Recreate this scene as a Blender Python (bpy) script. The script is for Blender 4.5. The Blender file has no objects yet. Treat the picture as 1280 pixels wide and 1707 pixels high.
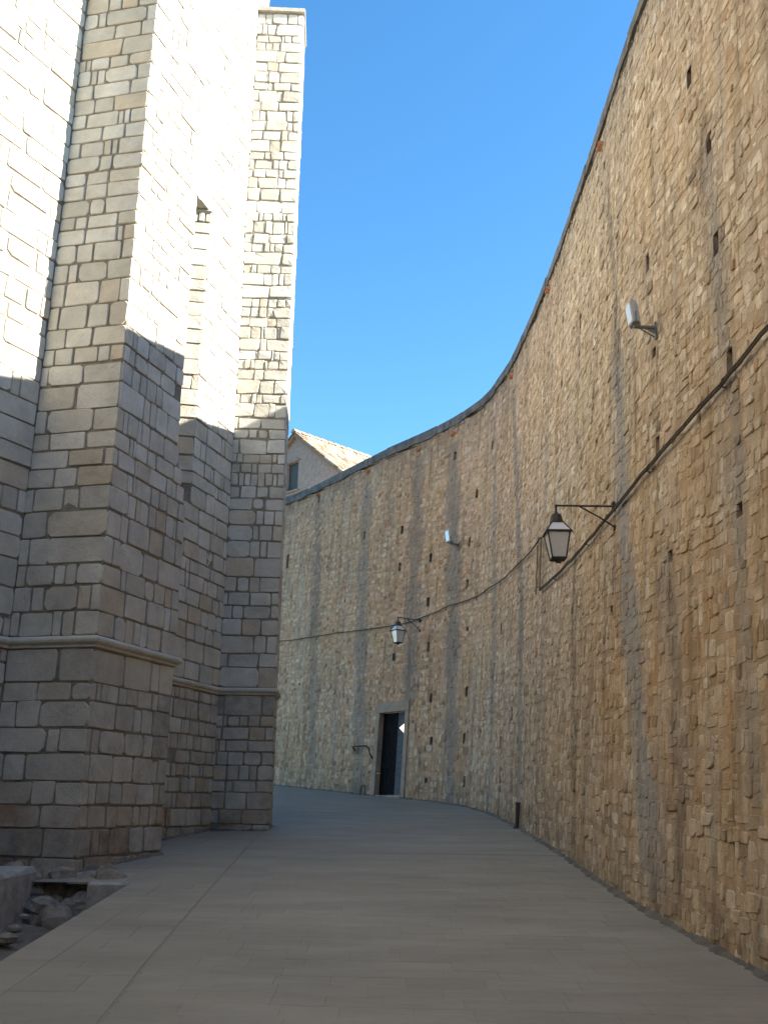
import bpy, math, random
import numpy as np
from mathutils import Matrix, Vector

random.seed(11)
rng = np.random.default_rng(11)
sc = bpy.context.scene
col = sc.collection
R = math.radians

# ------------------------------------------------------------------ camera
EYE = 1.6
PITCH = math.atan(482 / 1606.0)
cd = bpy.data.cameras.new("camera")
cam = bpy.data.objects.new("camera", cd)
col.objects.link(cam)
cd.sensor_fit = 'VERTICAL'
cd.sensor_height = 36.0
cd.lens = 36.0 * 1606.0 / 1707.0
cd.clip_start = 0.05
cd.clip_end = 6000
cam.matrix_world = (Matrix.Translation((0, 0, EYE)) @ Matrix.Rotation(math.pi / 2 + PITCH, 4, 'X')
                    @ Matrix.Rotation(R(0.64), 4, 'Z'))
sc.camera = cam

# ------------------------------------------------------------------ light
SUN_EL = R(30.2)
SUN_B = R(7.5)                      # sun stands to the right, a touch behind the viewer
sd = Vector((math.cos(SUN_B) * math.cos(SUN_EL), -math.sin(SUN_B) * math.cos(SUN_EL), math.sin(SUN_EL)))
w = bpy.data.worlds.new("World")
sc.world = w
w.use_nodes = True
nt = w.node_tree
nt.nodes.clear()
sky = nt.nodes.new('ShaderNodeTexSky')
sky.sky_type = 'NISHITA'
sky.sun_disc = False
sky.sun_elevation = SUN_EL
sky.sun_rotation = math.pi / 2 + SUN_B
sky.air_density = 1.0
sky.dust_density = 0.1
sky.ozone_density = 3.0
bg = nt.nodes.new('ShaderNodeBackground')
bg.inputs[1].default_value = 0.075
wo = nt.nodes.new('ShaderNodeOutputWorld')
hs_ = nt.nodes.new('ShaderNodeHueSaturation')
hs_.inputs['Hue'].default_value = 0.495
hs_.inputs['Saturation'].default_value = 1.22
nt.links.new(sky.outputs[0], hs_.inputs['Color'])
nt.links.new(hs_.outputs[0], bg.inputs[0])
nt.links.new(bg.outputs[0], wo.inputs[0])
sl = bpy.data.lights.new("sun", 'SUN')
sl.energy = 5.0
sl.angle = R(0.55)
sl.color = (1.0, 0.95, 0.86)
sun = bpy.data.objects.new("sun", sl)
col.objects.link(sun)
sun.rotation_euler = sd.to_track_quat('Z', 'Y').to_euler()
sc.view_settings.view_transform = 'Standard'
sc.view_settings.look = 'None'
sc.view_settings.gamma = 1
sc.view_settings.use_curve_mapping = False
sc.view_settings.exposure = 2.3
sc.cycles.max_bounces = 8
sc.cycles.diffuse_bounces = 6

# ------------------------------------------------------------------ helpers
def tag(o, label=None, cat=None, group=None, kind=None):
    if label: o['label'] = label
    if cat: o['category'] = cat
    if group: o['group'] = group
    if kind: o['kind'] = kind
    return o

def link(name, data, parent=None, mat=None):
    o = bpy.data.objects.new(name, data)
    col.objects.link(o)
    if parent is not None: o.parent = parent
    if mat is not None and data is not None: data.materials.append(mat)
    return o

def empty(name, loc=(0, 0, 0)):
    o = bpy.data.objects.new(name, None)
    col.objects.link(o)
    o.location = loc
    o.empty_display_size = 0.2
    return o

class MB:
    """collects verts / faces / per-vertex attributes of one mesh"""
    def __init__(self):
        self.v = []; self.f = []; self.n = 0; self.a = {}
    def add(self, verts, faces, **att):
        k = self.n
        verts = [tuple(map(float, p)) for p in verts]
        self.v += verts
        self.f += [tuple(i + k for i in f) for f in faces]
        m = len(verts)
        for key, val in att.items():
            arr = self.a.setdefault(key, [])
            if len(arr) < k: arr += [0.0] * (k - len(arr))
            arr += (list(map(float, val)) if hasattr(val, '__len__') else [float(val)] * m)
        self.n += m
        return self
    def box(self, c, sx, sy, sz, rot=None):
        vs = []
        for dz in (-.5, .5):
            for dx, dy in ((-.5, -.5), (.5, -.5), (.5, .5), (-.5, .5)):
                p = Vector((dx * sx, dy * sy, dz * sz))
                if rot is not None: p = rot @ p
                vs.append(p + Vector(c))
        return self.add(vs, [(3, 2, 1, 0), (4, 5, 6, 7), (0, 1, 5, 4), (1, 2, 6, 5), (2, 3, 7, 6), (3, 0, 4, 7)])
    def tube(self, pts, r, n=8, cap=True):
        pts = [Vector(p) for p in pts]
        rs = r if hasattr(r, '__len__') else [r] * len(pts)
        vs = []; up = Vector((0, 0, 1))
        for i, p in enumerate(pts):
            t = (pts[min(i + 1, len(pts) - 1)] - pts[max(i - 1, 0)]).normalized()
            a = t.cross(up)
            if a.length < 1e-3: a = t.cross(Vector((0, 1, 0)))
            a.normalize(); b = t.cross(a).normalized()
            for k in range(n):
                th = 2 * math.pi * k / n
                vs.append(p + a * math.cos(th) * rs[i] + b * math.sin(th) * rs[i])
        fs = []
        for i in range(len(pts) - 1):
            for k in range(n):
                fs.append((i * n + k, i * n + (k + 1) % n, (i + 1) * n + (k + 1) % n, (i + 1) * n + k))
        if cap:
            fs.append(tuple(range(n - 1, -1, -1)))
            fs.append(tuple(range((len(pts) - 1) * n, len(pts) * n)))
        return self.add(vs, fs)
    def frustum(self, c, r0, r1, h, n=4, a0=math.pi / 4):
        vs = [(c[0] + r * math.cos(a0 + 2 * math.pi * k / n), c[1] + r * math.sin(a0 + 2 * math.pi * k / n), c[2] + z)
              for r, z in ((r0, 0), (r1, h)) for k in range(n)]
        fs = [(k, (k + 1) % n, n + (k + 1) % n, n + k) for k in range(n)]
        fs += [tuple(range(n - 1, -1, -1)), tuple(range(n, 2 * n))]
        return self.add(vs, fs)
    def prism(self, poly, z0, z1, top=True, **att):
        n = len(poly)
        z0s = z0 if hasattr(z0, '__len__') else [z0] * n
        z1s = z1 if hasattr(z1, '__len__') else [z1] * n
        vs = [(p[0], p[1], z) for p, z in zip(poly, z0s)] + [(p[0], p[1], z) for p, z in zip(poly, z1s)]
        fs = [(k, (k + 1) % n, n + (k + 1) % n, n + k) for k in range(n)]
        fs.append(tuple(range(n - 1, -1, -1)))
        if top: fs.append(tuple(range(n, 2 * n)))
        return self.add(vs, fs, **att)
    def mesh(self, name, smooth=False):
        me = bpy.data.meshes.new(name)
        me.from_pydata(self.v, [], self.f)
        for key, arr in self.a.items():
            if len(arr) < self.n: arr += [0.0] * (self.n - len(arr))
            at = me.attributes.new(key, 'FLOAT', 'POINT')
            at.data.foreach_set('value', np.array(arr, dtype=np.float32))
        if smooth: me.shade_smooth()
        return me
    def build(self, name, mat, parent=None, smooth=False):
        return link(name, self.mesh(name, smooth), parent, mat)

# ------------------------------------------------------------------ materials
def new_mat(name):
    m = bpy.data.materials.new(name)
    m.use_nodes = True
    return m, m.node_tree, m.node_tree.nodes['Principled BSDF']

def N(t, kind, **kw):
    n = t.nodes.new(kind)
    for k, v in kw.items(): setattr(n, k, v)
    return n

def noise(t, scale, detail=4, rough=.6, vec=None, stretch=None):
    n = N(t, 'ShaderNodeTexNoise')
    n.inputs['Scale'].default_value = scale
    n.inputs['Detail'].default_value = detail
    n.inputs['Roughness'].default_value = rough
    if vec is None:
        g = N(t, 'ShaderNodeNewGeometry'); vec = g.outputs['Position']
    if stretch:
        mp = N(t, 'ShaderNodeMapping'); mp.inputs['Scale'].default_value = stretch
        t.links.new(vec, mp.inputs[0]); vec = mp.outputs[0]
    t.links.new(vec, n.inputs['Vector'])
    return n.outputs['Fac']

def ramp(t, fac, stops):
    r = N(t, 'ShaderNodeValToRGB')
    e = r.color_ramp.elements
    e[0].position = stops[0][0]; e[0].color = (*stops[0][1], 1)
    e[1].position = stops[-1][0]; e[1].color = (*stops[-1][1], 1)
    for p, c in stops[1:-1]:
        q = e.new(p); q.color = (*c, 1)
    t.links.new(fac, r.inputs[0])
    return r.outputs[0]

def mix(t, fac, a, b, mode='MIX'):
    m = N(t, 'ShaderNodeMix', data_type='RGBA', blend_type=mode)
    for sock, val in ((m.inputs[0], fac), (m.inputs[6], a), (m.inputs[7], b)):
        if isinstance(val, (int, float)): sock.default_value = val
        elif isinstance(val, tuple): sock.default_value = (*val, 1)
        else: t.links.new(val, sock)
    return m.outputs[2]

def mth(t, op, a, b=None, clamp=False):
    m = N(t, 'ShaderNodeMath', operation=op, use_clamp=clamp)
    for i, v in enumerate((a, b)):
        if v is None: continue
        if isinstance(v, (int, float)): m.inputs[i].default_value = v
        else: t.links.new(v, m.inputs[i])
    return m.outputs[0]

def att(t, name):
    return N(t, 'ShaderNodeAttribute', attribute_name=name).outputs['Fac']

def bump(t, p, h, dist, strength=1.0):
    b = N(t, 'ShaderNodeBump')
    b.inputs['Strength'].default_value = strength
    b.inputs['Distance'].default_value = dist
    t.links.new(h, b.inputs['Height'])
    t.links.new(b.outputs[0], p.inputs['Normal'])

def g3(a, b, c): return (a, b, c)

def church_mat(name, mortar=False):
    m, t, p = new_mat(name)
    if mortar:
        base = ramp(t, noise(t, 7, 6), [(.3, (.17, .145, .115)), (.7, (.30, .265, .21))])
    else:
        base = ramp(t, att(t, 'tint'), [(0, (.46, .44, .38)), (.35, (.52, .50, .435)), (.7, (.555, .535, .465)), (1, (.60, .585, .53))])
        warm = ramp(t, att(t, 'warm'), [(.80, (0, 0, 0)), (1.0, (1, 1, 1))])
        base = mix(t, mth(t, 'MULTIPLY', warm, .6), base, (.50, .39, .25))
        base = mix(t, 1.0, base, ramp(t, noise(t, 3.1, 6, .65), [(.3, (.80, .79, .77)), (.7, (1.12, 1.11, 1.08))]), 'MULTIPLY')
        base = mix(t, mth(t, 'MULTIPLY', ramp(t, noise(t, 1.3, 5, .7), [(.52, (0, 0, 0)), (.72, (1, 1, 1))]), .45), base, (.47, .38, .26))
        base = mix(t, mth(t, 'MULTIPLY', ramp(t, noise(t, 24, 3, .6), [(.60, (0, 0, 0)), (.72, (1, 1, 1))]), .35), base, (.30, .26, .21))
    rust = mth(t, 'MULTIPLY', att(t, 'rust'), ramp(t, noise(t, 2.3, 5, .7), [(.35, (0, 0, 0)), (.6, (1, 1, 1))]))
    base = mix(t, rust, base, (.33, .18, .08))
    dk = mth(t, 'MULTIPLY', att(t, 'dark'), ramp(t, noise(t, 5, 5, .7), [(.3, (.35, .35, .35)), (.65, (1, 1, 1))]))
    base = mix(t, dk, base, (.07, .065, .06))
    t.links.new(base, p.inputs['Base Color'])
    p.inputs['Roughness'].default_value = .88
    p.inputs['Specular IOR Level'].default_value = .25
    h = mth(t, 'ADD', noise(t, 9, 6, .7), mth(t, 'MULTIPLY', noise(t, 45, 4, .7), .4))
    bump(t, p, h, .02 if not mortar else .03, .8)
    return m

def wall_mat(name, mortar=False):
    m, t, p = new_mat(name)
    if mortar:
        base = ramp(t, noise(t, 8, 6), [(.3, (.40, .295, .195)), (.7, (.60, .475, .335))])
        base = mix(t, att(t, 'far'), base, mix(t, 1.0, base, (1.1, .93, .82), 'MULTIPLY'))  # far mortar warmed to offset the bluer skylight on it
    else:
        near = ramp(t, att(t, 'tint'), [(0, (.40, .295, .19)), (.22, (.58, .465, .325)), (.6, (.67, .55, .40)), (.85, (.72, .61, .46)), (1, (.84, .75, .61))])
        far = ramp(t, att(t, 'tint'), [(0, (.40, .22, .12)), (.2, (.64, .40, .235)), (.6, (.73, .475, .295)), (.85, (.77, .54, .355)), (1, (.85, .67, .48))])
        base = mix(t, att(t, 'far'), near, far)  # far stone coloured warmer to make up for the bluer skylight there
        base = mix(t, 1.0, base, ramp(t, noise(t, 6, 6, .7), [(.3, (.80, .78, .75)), (.7, (1.15, 1.13, 1.1))]), 'MULTIPLY')
    # iron-rich blotches
    bl = ramp(t, noise(t, .55, 6, .62), [(.46, (0, 0, 0)), (.66, (1, 1, 1))])
    och = ramp(t, noise(t, 2.2, 5, .7, stretch=(1, 1, .45)), [(.38, (0, 0, 0)), (.68, (1, 1, 1))])
    base = mix(t, mth(t, 'MULTIPLY', mth(t, 'MULTIPLY', bl, och), .6), base, (.60, .39, .17))
    ru = mth(t, 'MULTIPLY', att(t, 'rust'), ramp(t, noise(t, 3.0, 5, .7, stretch=(1, 1, .35)), [(.34, (0, 0, 0)), (.62, (1, 1, 1))]))
    base = mix(t, mth(t, 'MULTIPLY', ru, .85), base, (.44, .235, .08))
    # fine vertical runs
    runs = ramp(t, noise(t, 5.0, 4, .6, stretch=(1, 1, .05)), [(.50, (0, 0, 0)), (.68, (1, 1, 1))])
    base = mix(t, mth(t, 'MULTIPLY', runs, .55), base, (.20, .155, .105))
    wash = ramp(t, noise(t, 3.0, 4, .6, stretch=(1, 1, .07)), [(.52, (0, 0, 0)), (.70, (1, 1, 1))])
    thin = ramp(t, noise(t, 9.0, 3, .55, stretch=(1, 1, .035)), [(.60, (0, 0, 0)), (.70, (1, 1, 1))])
    base = mix(t, mth(t, 'MULTIPLY', thin, .5), base, (.13, .105, .075))
    base = mix(t, mth(t, 'MULTIPLY', wash, .4), base, (.56, .50, .42))
    gy = mth(t, 'MULTIPLY', att(t, 'grey'), ramp(t, noise(t, 6, 5, .7, stretch=(1, 1, .3)), [(.32, (.22, .22, .22)), (.54, (1, 1, 1))]))
    gcol = mix(t, att(t, 'far'), (.37, .36, .335), (.35, .285, .225))  # far streaks warmed against the blue skylight as well
    base = mix(t, mth(t, 'MULTIPLY', gy, .88), base, gcol)
    dk = mth(t, 'MULTIPLY', att(t, 'dark'), ramp(t, noise(t, 5, 5, .75, stretch=(1, 1, .5)), [(.36, (0, 0, 0)), (.62, (1, 1, 1))]))
    base = mix(t, mth(t, 'MULTIPLY', dk, .9), base, (.075, .068, .058))
    t.links.new(base, p.inputs['Base Color'])
    p.inputs['Roughness'].default_value = .92
    p.inputs['Specular IOR Level'].default_value = .2
    h = mth(t, 'ADD', noise(t, 14, 6, .72), mth(t, 'MULTIPLY', noise(t, 60, 3, .7), .35))
    bump(t, p, h, .02, .8)
    return m

def plain(name, c, rough=.7, metal=0.0, var=.25, scale=12, bumpd=0.0, spec=.4):
    m, t, p = new_mat(name)
    f = noise(t, scale, 5, .65)
    lo = tuple(x * (1 - var) for x in c); hi = tuple(min(1, x * (1 + var)) for x in c)
    t.links.new(ramp(t, f, [(.3, lo), (.7, hi)]), p.inputs['Base Color'])
    p.inputs['Roughness'].default_value = rough
    p.inputs['Metallic'].default_value = metal
    p.inputs['Specular IOR Level'].default_value = spec
    if bumpd: bump(t, p, noise(t, scale * 2.5, 5, .7), bumpd, .8)
    return m

def paving_mat(name, joint=False):
    m, t, p = new_mat(name)
    if joint:
        base = ramp(t, noise(t, 9, 5), [(.3, (.205, .188, .150)), (.7, (.25, .23, .186))])
    else:
        base = ramp(t, att(t, 'tint'), [(0, (.262, .242, .198)), (1, (.292, .270, .222))])
        base = mix(t, 1.0, base, ramp(t, noise(t, 1.2, 6, .7, stretch=(.5, 1.6, 1)), [(.3, (.78, .78, .77)), (.7, (1.16, 1.15, 1.13))]), 'MULTIPLY')
        base = mix(t, mth(t, 'MULTIPLY', ramp(t, noise(t, 8, 4, .7, stretch=(.3, 2.5, 1)), [(.55, (0, 0, 0)), (.75, (1, 1, 1))]), .3), base, (.17, .155, .12))
        base = mix(t, mth(t, 'MULTIPLY', ramp(t, noise(t, .45, 3, .5), [(.45, (0, 0, 0)), (.7, (1, 1, 1))]), .45), base, (.25, .222, .165))
    t.links.new(base, p.inputs['Base Color'])
    p.inputs['Roughness'].default_value = .6
    p.inputs['Specular IOR Level'].default_value = .35
    h = mth(t, 'ADD', noise(t, 30, 5, .7, stretch=(.4, 1.5, 1)), mth(t, 'MULTIPLY', noise(t, 3.5, 4, .6), .8))
    bump(t, p, h, .009, .9)
    return m

M_CH = church_mat("pale_limestone_ashlar")
M_CHM = church_mat("grey_lime_mortar", True)
M_W = wall_mat("ochre_limestone_rubble")
M_WM = wall_mat("ochre_lime_mortar", True)
M_COP = plain("weathered_cement_coping", (.15, .145, .135), .95, var=.55, scale=4, bumpd=.02)
M_PAV = paving_mat("worn_limestone_paving")
M_PAVJ = paving_mat("paving_joint_sand", True)
M_IRON = plain("dark_painted_iron", (.06, .055, .048), .7, .2, .4, 20)
M_CABLE = plain("dusty_black_rubber", (.095, .08, .062), .9, 0, .3, 20)
M_CONDUIT = plain("brown_painted_conduit", (.20, .155, .10), .8, 0, .3, 15)
M_DOOR = plain("near_black_door_wood", (.012, .012, .013), .85, 0, .5, 9, .004, spec=.1)
M_DOOR2 = plain("weathered_blue_grey_wood", (.13, .135, .145), .9, 0, .35, 14, .004, spec=.15)
M_WHITE = plain("white_enamelled_metal", (.50, .52, .53), .5, 0, .05, 8)
M_GREYM = plain("grey_green_cast_metal", (.20, .22, .20), .6, .3, .2, 12)
M_TERRA = plain("terracotta", (.48, .20, .10), .85, 0, .25, 12, .004)
M_BLOCK = plain("weathered_grey_limestone", (.33, .32, .30), .9, 0, .3, 6, .02)
M_EARTH = plain("stony_earth", (.14, .125, .10), .95, 0, .4, 5, .04)
M_GROUND = plain("dry_ground", (.16, .14, .10), .95, 0, .3, .2)
M_SHUT = plain("dark_green_shutter_paint", (.045, .055, .05), .6, 0, .2, 10)

def glass_mat(name, c, alpha_mix):
    m, t, p = new_mat(name)
    p.inputs['Base Color'].default_value = (*c, 1)
    p.inputs['Roughness'].default_value = .25
    p.inputs['Transmission Weight'].default_value = alpha_mix
    p.inputs['Specular IOR Level'].default_value = .5
    return m
M_GLASS = glass_mat("dusty_frosted_glass", (.78, .78, .75), .2)
M_BLUEGLASS = glass_mat("pale_reflector_glass", (.55, .68, .78), .2)

# ------------------------------------------------------------------ stones
def stone_shape(poly, mapf, proud, bev, back=.03, dome=.0, rough=0.0, rg=random):
    """poly: outline in (u, v); mapf(u, v, w) gives the point w metres proud of the face"""
    n = len(poly)
    cx = sum(p[0] for p in poly) / n; cy = sum(p[1] for p in poly) / n
    vs = []
    ext = min(max(p[0] for p in poly) - min(p[0] for p in poly), max(p[1] for p in poly) - min(p[1] for p in poly))
    bv = min(bev, .3 * ext)
    for ins, wv in ((0, -back), (0.15 * bv, proud - .75 * bv * .8), (bv, proud)):
        for (u, v) in poly:
            du, dv = cx - u, cy - v
            L = math.hypot(du, dv) + 1e-6
            q = ins / L
            jit = rg.uniform(-rough, rough) if wv == proud else 0
            vs.append(mapf(u + du * q, v + dv * q, wv + jit))
    vs.append(mapf(cx, cy, proud + dome + rg.uniform(-rough, rough)))
    fs = []
    for r in range(2):
        for k in range(n):
            a = r * n + k; b = r * n + (k + 1) % n
            fs.append((a, b, b + n, a + n))
    for k in range(n):
        fs.append((2 * n + k, 2 * n + (k + 1) % n, 3 * n))
    return vs, fs

def oct_outline(u0, u1, v0, v1, jit, ch, rg=random, warp=None):
    w = u1 - u0; h = v1 - v0
    J = lambda: rg.uniform(-jit, jit)
    c = [(u0 + J() * w, v0 + J() * h), (u1 + J() * w, v0 + J() * h), (u1 + J() * w, v1 + J() * h), (u0 + J() * w, v1 + J() * h)]
    out = []
    for i in range(4):
        p = c[i]; a = c[i - 1]; b = c[(i + 1) % 4]
        k1 = rg.uniform(ch * .4, ch); k2 = rg.uniform(ch * .4, ch)
        m = min(w, h)
        la = math.hypot(a[0] - p[0], a[1] - p[1]) + 1e-6; lb = math.hypot(b[0] - p[0], b[1] - p[1]) + 1e-6
        out.append((p[0] + (a[0] - p[0]) * k1 * m / la, p[1] + (a[1] - p[1]) * k1 * m / la))
        out.append((p[0] + (b[0] - p[0]) * k2 * m / lb, p[1] + (b[1] - p[1]) * k2 * m / lb))
    return out

class StoneSet:
    """gathers stones of one thing; the largest ones become parts of their own, the rest one mesh per parent"""
    def __init__(self): self.items = []
    def add(self, parent, key, vs, fs, atts):
        P = np.array(vs)
        c = P.mean(axis=0)
        d2 = float(((c - np.array((0, 0, EYE))) ** 2).sum())
        nrm = np.cross(P[2] - P[0], P[5] - P[0])
        area = np.linalg.norm(nrm)
        vdir = (np.array((0, 0, EYE)) - c) / math.sqrt(d2)
        ap = abs(float(nrm @ vdir)) / d2
        # within the field of view
        fwd = c[1] * math.cos(PITCH) + (c[2] - EYE) * math.sin(PITCH)
        up = (c[2] - EYE) * math.cos(PITCH) - c[1] * math.sin(PITCH)
        inview = fwd > 0 and abs(c[0] / max(fwd, .1)) < .40 and abs(up / max(fwd, .1)) < .535
        self.items.append((ap if inview else ap * 1e-4, parent, key, vs, fs, atts))
    def build(self, limit, name, rest_name, mat, smooth):
        self.items.sort(key=lambda q: -q[0])
        for ap, parent, key, vs, fs, a in self.items[:limit]:
            MB().add(vs, fs, **a).build(name, mat, parent, smooth)
        groups = {}
        for ap, parent, key, vs, fs, a in self.items[limit:]:
            groups.setdefault(key, (parent, MB()))[1].add(vs, fs, **a)
        for key, (parent, mb) in groups.items():
            o = mb.build(rest_name, mat, parent, smooth)
            o['kind'] = 'stuff'

# ------------------------------------------------------------------ fortress wall geometry
PLAN = np.array([(-14, -13.5), (-8, -13), (-3, -11.5), (.8, -8.5), (2.6, -4), (2.9, 0), (2.78, 6), (2.62, 8.3), (2.52, 9.6), (2.49, 11), (2.50, 13.9), (2.42, 17.7),  # first points: unseen bend behind the viewer, added to darken the street
                 (2.24, 20.5), (1.9, 22.5), (1.27, 23.9), (.6, 24.95), (-.65, 26.55), (-2.05, 28.7), (-3.5, 30.8), (-6, 33.4),
                 (-10, 35.6), (-16, 37)])
seg = np.hypot(*np.diff(PLAN, axis=0).T)
s_pl = np.concatenate([[0], np.cumsum(seg)])
_s = np.arange(0, s_pl[-1], .05)
_x = np.interp(_s, s_pl, PLAN[:, 0]); _y = np.interp(_s, s_pl, PLAN[:, 1])
ker = np.hanning(33); ker /= ker.sum()
def smooth(a):
    p = np.concatenate([2 * a[0] - a[16:0:-1], a, 2 * a[-1] - a[-2:-18:-1]])
    return np.convolve(p, ker, 'valid')
_x = smooth(_x); _y = smooth(_y)
S = np.concatenate([[0], np.cumsum(np.hypot(np.diff(_x), np.diff(_y)))])
_tx = np.gradient(_x, S); _ty = np.gradient(_y, S)
_tx = smooth(_tx); _ty = smooth(_ty)
_nl = np.hypot(_tx, _ty)
NX = _ty / _nl; NY = -_tx / _nl                      # outwards, away from the street
BATTER = .073
ZTOP = 11.65
def W(s, z, out=0.0):
    """point of the inner wall face at run s and height z, 'out' metres towards the street"""
    o = BATTER * (z - 1.1) - out
    return (float(np.interp(s, S, _x) + np.interp(s, S, NX) * o), float(np.interp(s, S, _y) + np.interp(s, S, NY) * o), z)
def s_of(x, y, z):
    o = BATTER * (z - 1.1)
    return float(S[np.argmin((_x + NX * o - x) ** 2 + (_y + NY * o - y) ** 2)])
def normal(s): return Vector((float(np.interp(s, S, NX)), float(np.interp(s, S, NY)), 0))
def street_z(y): return .0665 * y

# water runs: list of (path of (x, y, z) down the face, half width, {stain: strength})
RUNS = [
    ([(3.19, 12.0, 10.6), (2.99, 11.26, 7.9), (2.89, 11.0, 6.5)], .10, dict(dark=.9, grey=.3)),
    ([(2.90, 11.05, 6.9), (2.80, 10.8, 5.4), (2.72, 10.48, 4.1), (2.61, 10.0, 2.4), (2.52, 9.5, 1.0)], .27, dict(grey=1.0, dark=.28)),
    ([(2.72, 11.1, 9.3), (2.7, 11.6, 3.83), (2.6, 11.3, 1.0)], .09, dict(dark=.45)),
    ([(2.72, 13.6, 5.0), (2.59, 13.36, 2.3), (2.5, 13.2, .8)], .16, dict(dark=.85)),
    ([(3.07, 13.8, 8.9), (2.9, 13.7, 6.5)], .08, dict(dark=.5)),
    ([(2.76, 9.06, 3.8), (2.67, 8.84, 2.3), (2.6, 8.8, .9)], .17, dict(dark=.55, rust=.9, grey=.3)),
    ([(2.99, 9.73, 7.6), (2.90, 9.58, 6.3), (2.83, 9.42, 5.2), (2.7, 9.35, 3.2)], .09, dict(dark=.6)),
    ([(3.13, 8.02, 7.7), (3.05, 7.82, 6.5), (2.97, 7.64, 5.3), (2.88, 7.5, 3.9), (2.75, 7.3, 1.6)], .14, dict(dark=.45, grey=.5)),
    ([(3.16, 16.5, 10.9), (2.85, 16.3, 7.0), (2.59, 16.05, 2.9), (2.5, 16.0, 1.2)], .10, dict(dark=.35, grey=.5)),
    ([(2.96, 20.4, 10.6), (2.69, 18.4, 5.4), (2.45, 17.8, 1.5)], .18, dict(grey=.95, dark=.4)),
    ([(2.70, 22.0, 10.6), (2.50, 21.2, 5.9), (2.3, 20.6, 1.6)], .15, dict(grey=.6, dark=.3)),
    ([(1.84, 24.3, 10.9), (1.75, 23.75, 6.5), (1.64, 23.4, 3.0), (1.55, 23.3, 1.6)], .26, dict(grey=1.0, dark=.35)),
    ([(.95, 25.6, 10.9), (.80, 25.3, 6.8), (.7, 25.1, 4.2)], .24, dict(grey=.75, dark=.4)),
    ([(-.63, 27.5, 11.0), (-.66, 27.25, 7.1), (-.6, 26.7, 3.2), (-.6, 26.6, 1.8)], .25, dict(grey=.95, dark=.15)),
    ([(-2.17, 30.1, 11.2), (-2.12, 29.6, 7.6), (-2.05, 28.9, 3.0), (-2.0, 28.8, 2.0)], .22, dict(dark=.5, grey=.6)),
]
RUNS_S = []
for path, hw, stn in RUNS:
    zs = [p[2] for p in path][::-1]; ss = [s_of(*p) for p in path][::-1]
    RUNS_S.append((zs, ss, hw, stn, min(zs), max(zs)))
def stains(s, z, y=None):
    g = r = d = 0.0
    for zs, ss, hw, stn, zl, zh in RUNS_S:
        if z < zl - .5 or z > zh + .3: continue
        c = float(np.interp(z, zs, ss))
        u = abs(s - c) / (hw * (1.0 + .25 * math.sin(z * 3.1 + c)))
        if u > 2.2: continue
        k = math.exp(-(u ** 4) * .5)
        k *= min(1, max(0, (zh + .3 - z) / .4)) * min(1, (z - zl + .5) / .6)
        g = max(g, k * stn.get('grey', 0)); d = max(d, k * stn.get('dark', 0)); r = max(r, k * stn.get('rust', 0))
    yy = float(np.interp(s, S, _y))
    zg = street_z(yy)
    # wall darkens towards its foot; lichen under the coping
    d = max(d, .75 * math.exp(-max(0, z - zg) / .75))
    d = max(d, .8 * math.exp(-max(0, 11.35 - z) / (.42 + .32 * math.sin(s * 2.3) * math.sin(s * .9 + 1))))
    g = max(g, .55 * math.exp(-max(0, 11.35 - z) / .8))
    # iron staining of the near lower part
    near = max(0, 1 - abs(yy - 9.0) / 8.5)
    r = max(r, .95 * near * max(0, 1 - abs(z - 2.9) / 3.4))
    return g, r, d, min(1, max(0, (yy - 13) / 11))

HOLES = [(3.19, 8.43, 9.0, .13, .34), (3.13, 8.02, 7.75, .12, .30), (3.05, 7.82, 6.54, .10, .30), (2.97, 7.64, 5.32, .15, .26),
         (2.88, 7.50, 3.90, .13, .17), (2.76, 9.06, 3.84, .13, .15), (3.19, 12.09, 10.64, .16, .12), (2.99, 9.73, 7.58, .08, .26),
         (2.90, 9.58, 6.33, .10, .18), (3.16, 16.48, 10.85, .16, .14), (2.83, 9.42, 5.15, .07, .26), (3.07, 13.77, 8.88, .09, .22),
         (2.96, 20.41, 10.62, .16, .2), (2.69, 11.15, 3.83, .11, .2), (2.57, 20.43, 5.2, .16, .3), (2.51, 19.96, 4.06, .16, .26),
         (1.85, 24.19, 10.4, .18, .25), (-2.17, 30.12, 11.0, .2, .25), (-3.23, 31.36, 9.27, .2, .5), (-.63, 27.45, 9.06, .2, .3),
         (.49, 25.92, 8.92, .18, .25), (.43, 25.86, 7.8, .22, .35), (1.18, 24.74, 6.64, .2, .3), (.28, 25.75, 5.25, .2, .28),
         (1.16, 24.62, 5.45, .2, .35), (2.06, 23.11, 6.75, .2, .35), (2.03, 22.97, 5.55, .2, .35), (1.21, 24.38, 4.1, .2, .3),
         (1.19, 24.23, 2.96, .18, .3), (1.09, 24.28, 2.11, .2, .2), (1.90, 22.83, 2.99, .2, .3), (1.87, 22.73, 2.1, .18, .25),
         (2.62, 22.12, 9.93, .2, .25), (2.32, 22.97, 9.05, .2, .3), (2.41, 19.88, 2.73, .14, .25), (2.36, 19.72, 1.95, .14, .22),
         (1.21, 24.86, 7.8, .18, .3), (2.14, 23.15, 7.85, .2, .35), (2.0, 22.81, 4.12, .2, .35), (2.7, 12.3, 6.3, .07, .2),
         (2.8, 15.2, 8.4, .1, .2), (2.66, 16.9, 6.2, .1, .22), (2.45, 18.9, 3.3, .12, .25)]
CELL = .12
S0 = float(S[np.argmin(np.abs(_y - 2.0))])                                            # the built face starts a little behind the viewer
def snap(a, base): return base + round((a - base) / CELL) * CELL
HR = []
for x, y, z, ww, hh in HOLES:
    s = s_of(x, y, z)
    n1 = 1; n2 = max(1, round(hh * .85 / CELL))
    a = snap(s - n1 * CELL / 2, S0); b = snap(z - n2 * CELL / 2, -1.2)
    HR.append((a, a + n1 * CELL, b, b + n2 * CELL))
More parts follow.
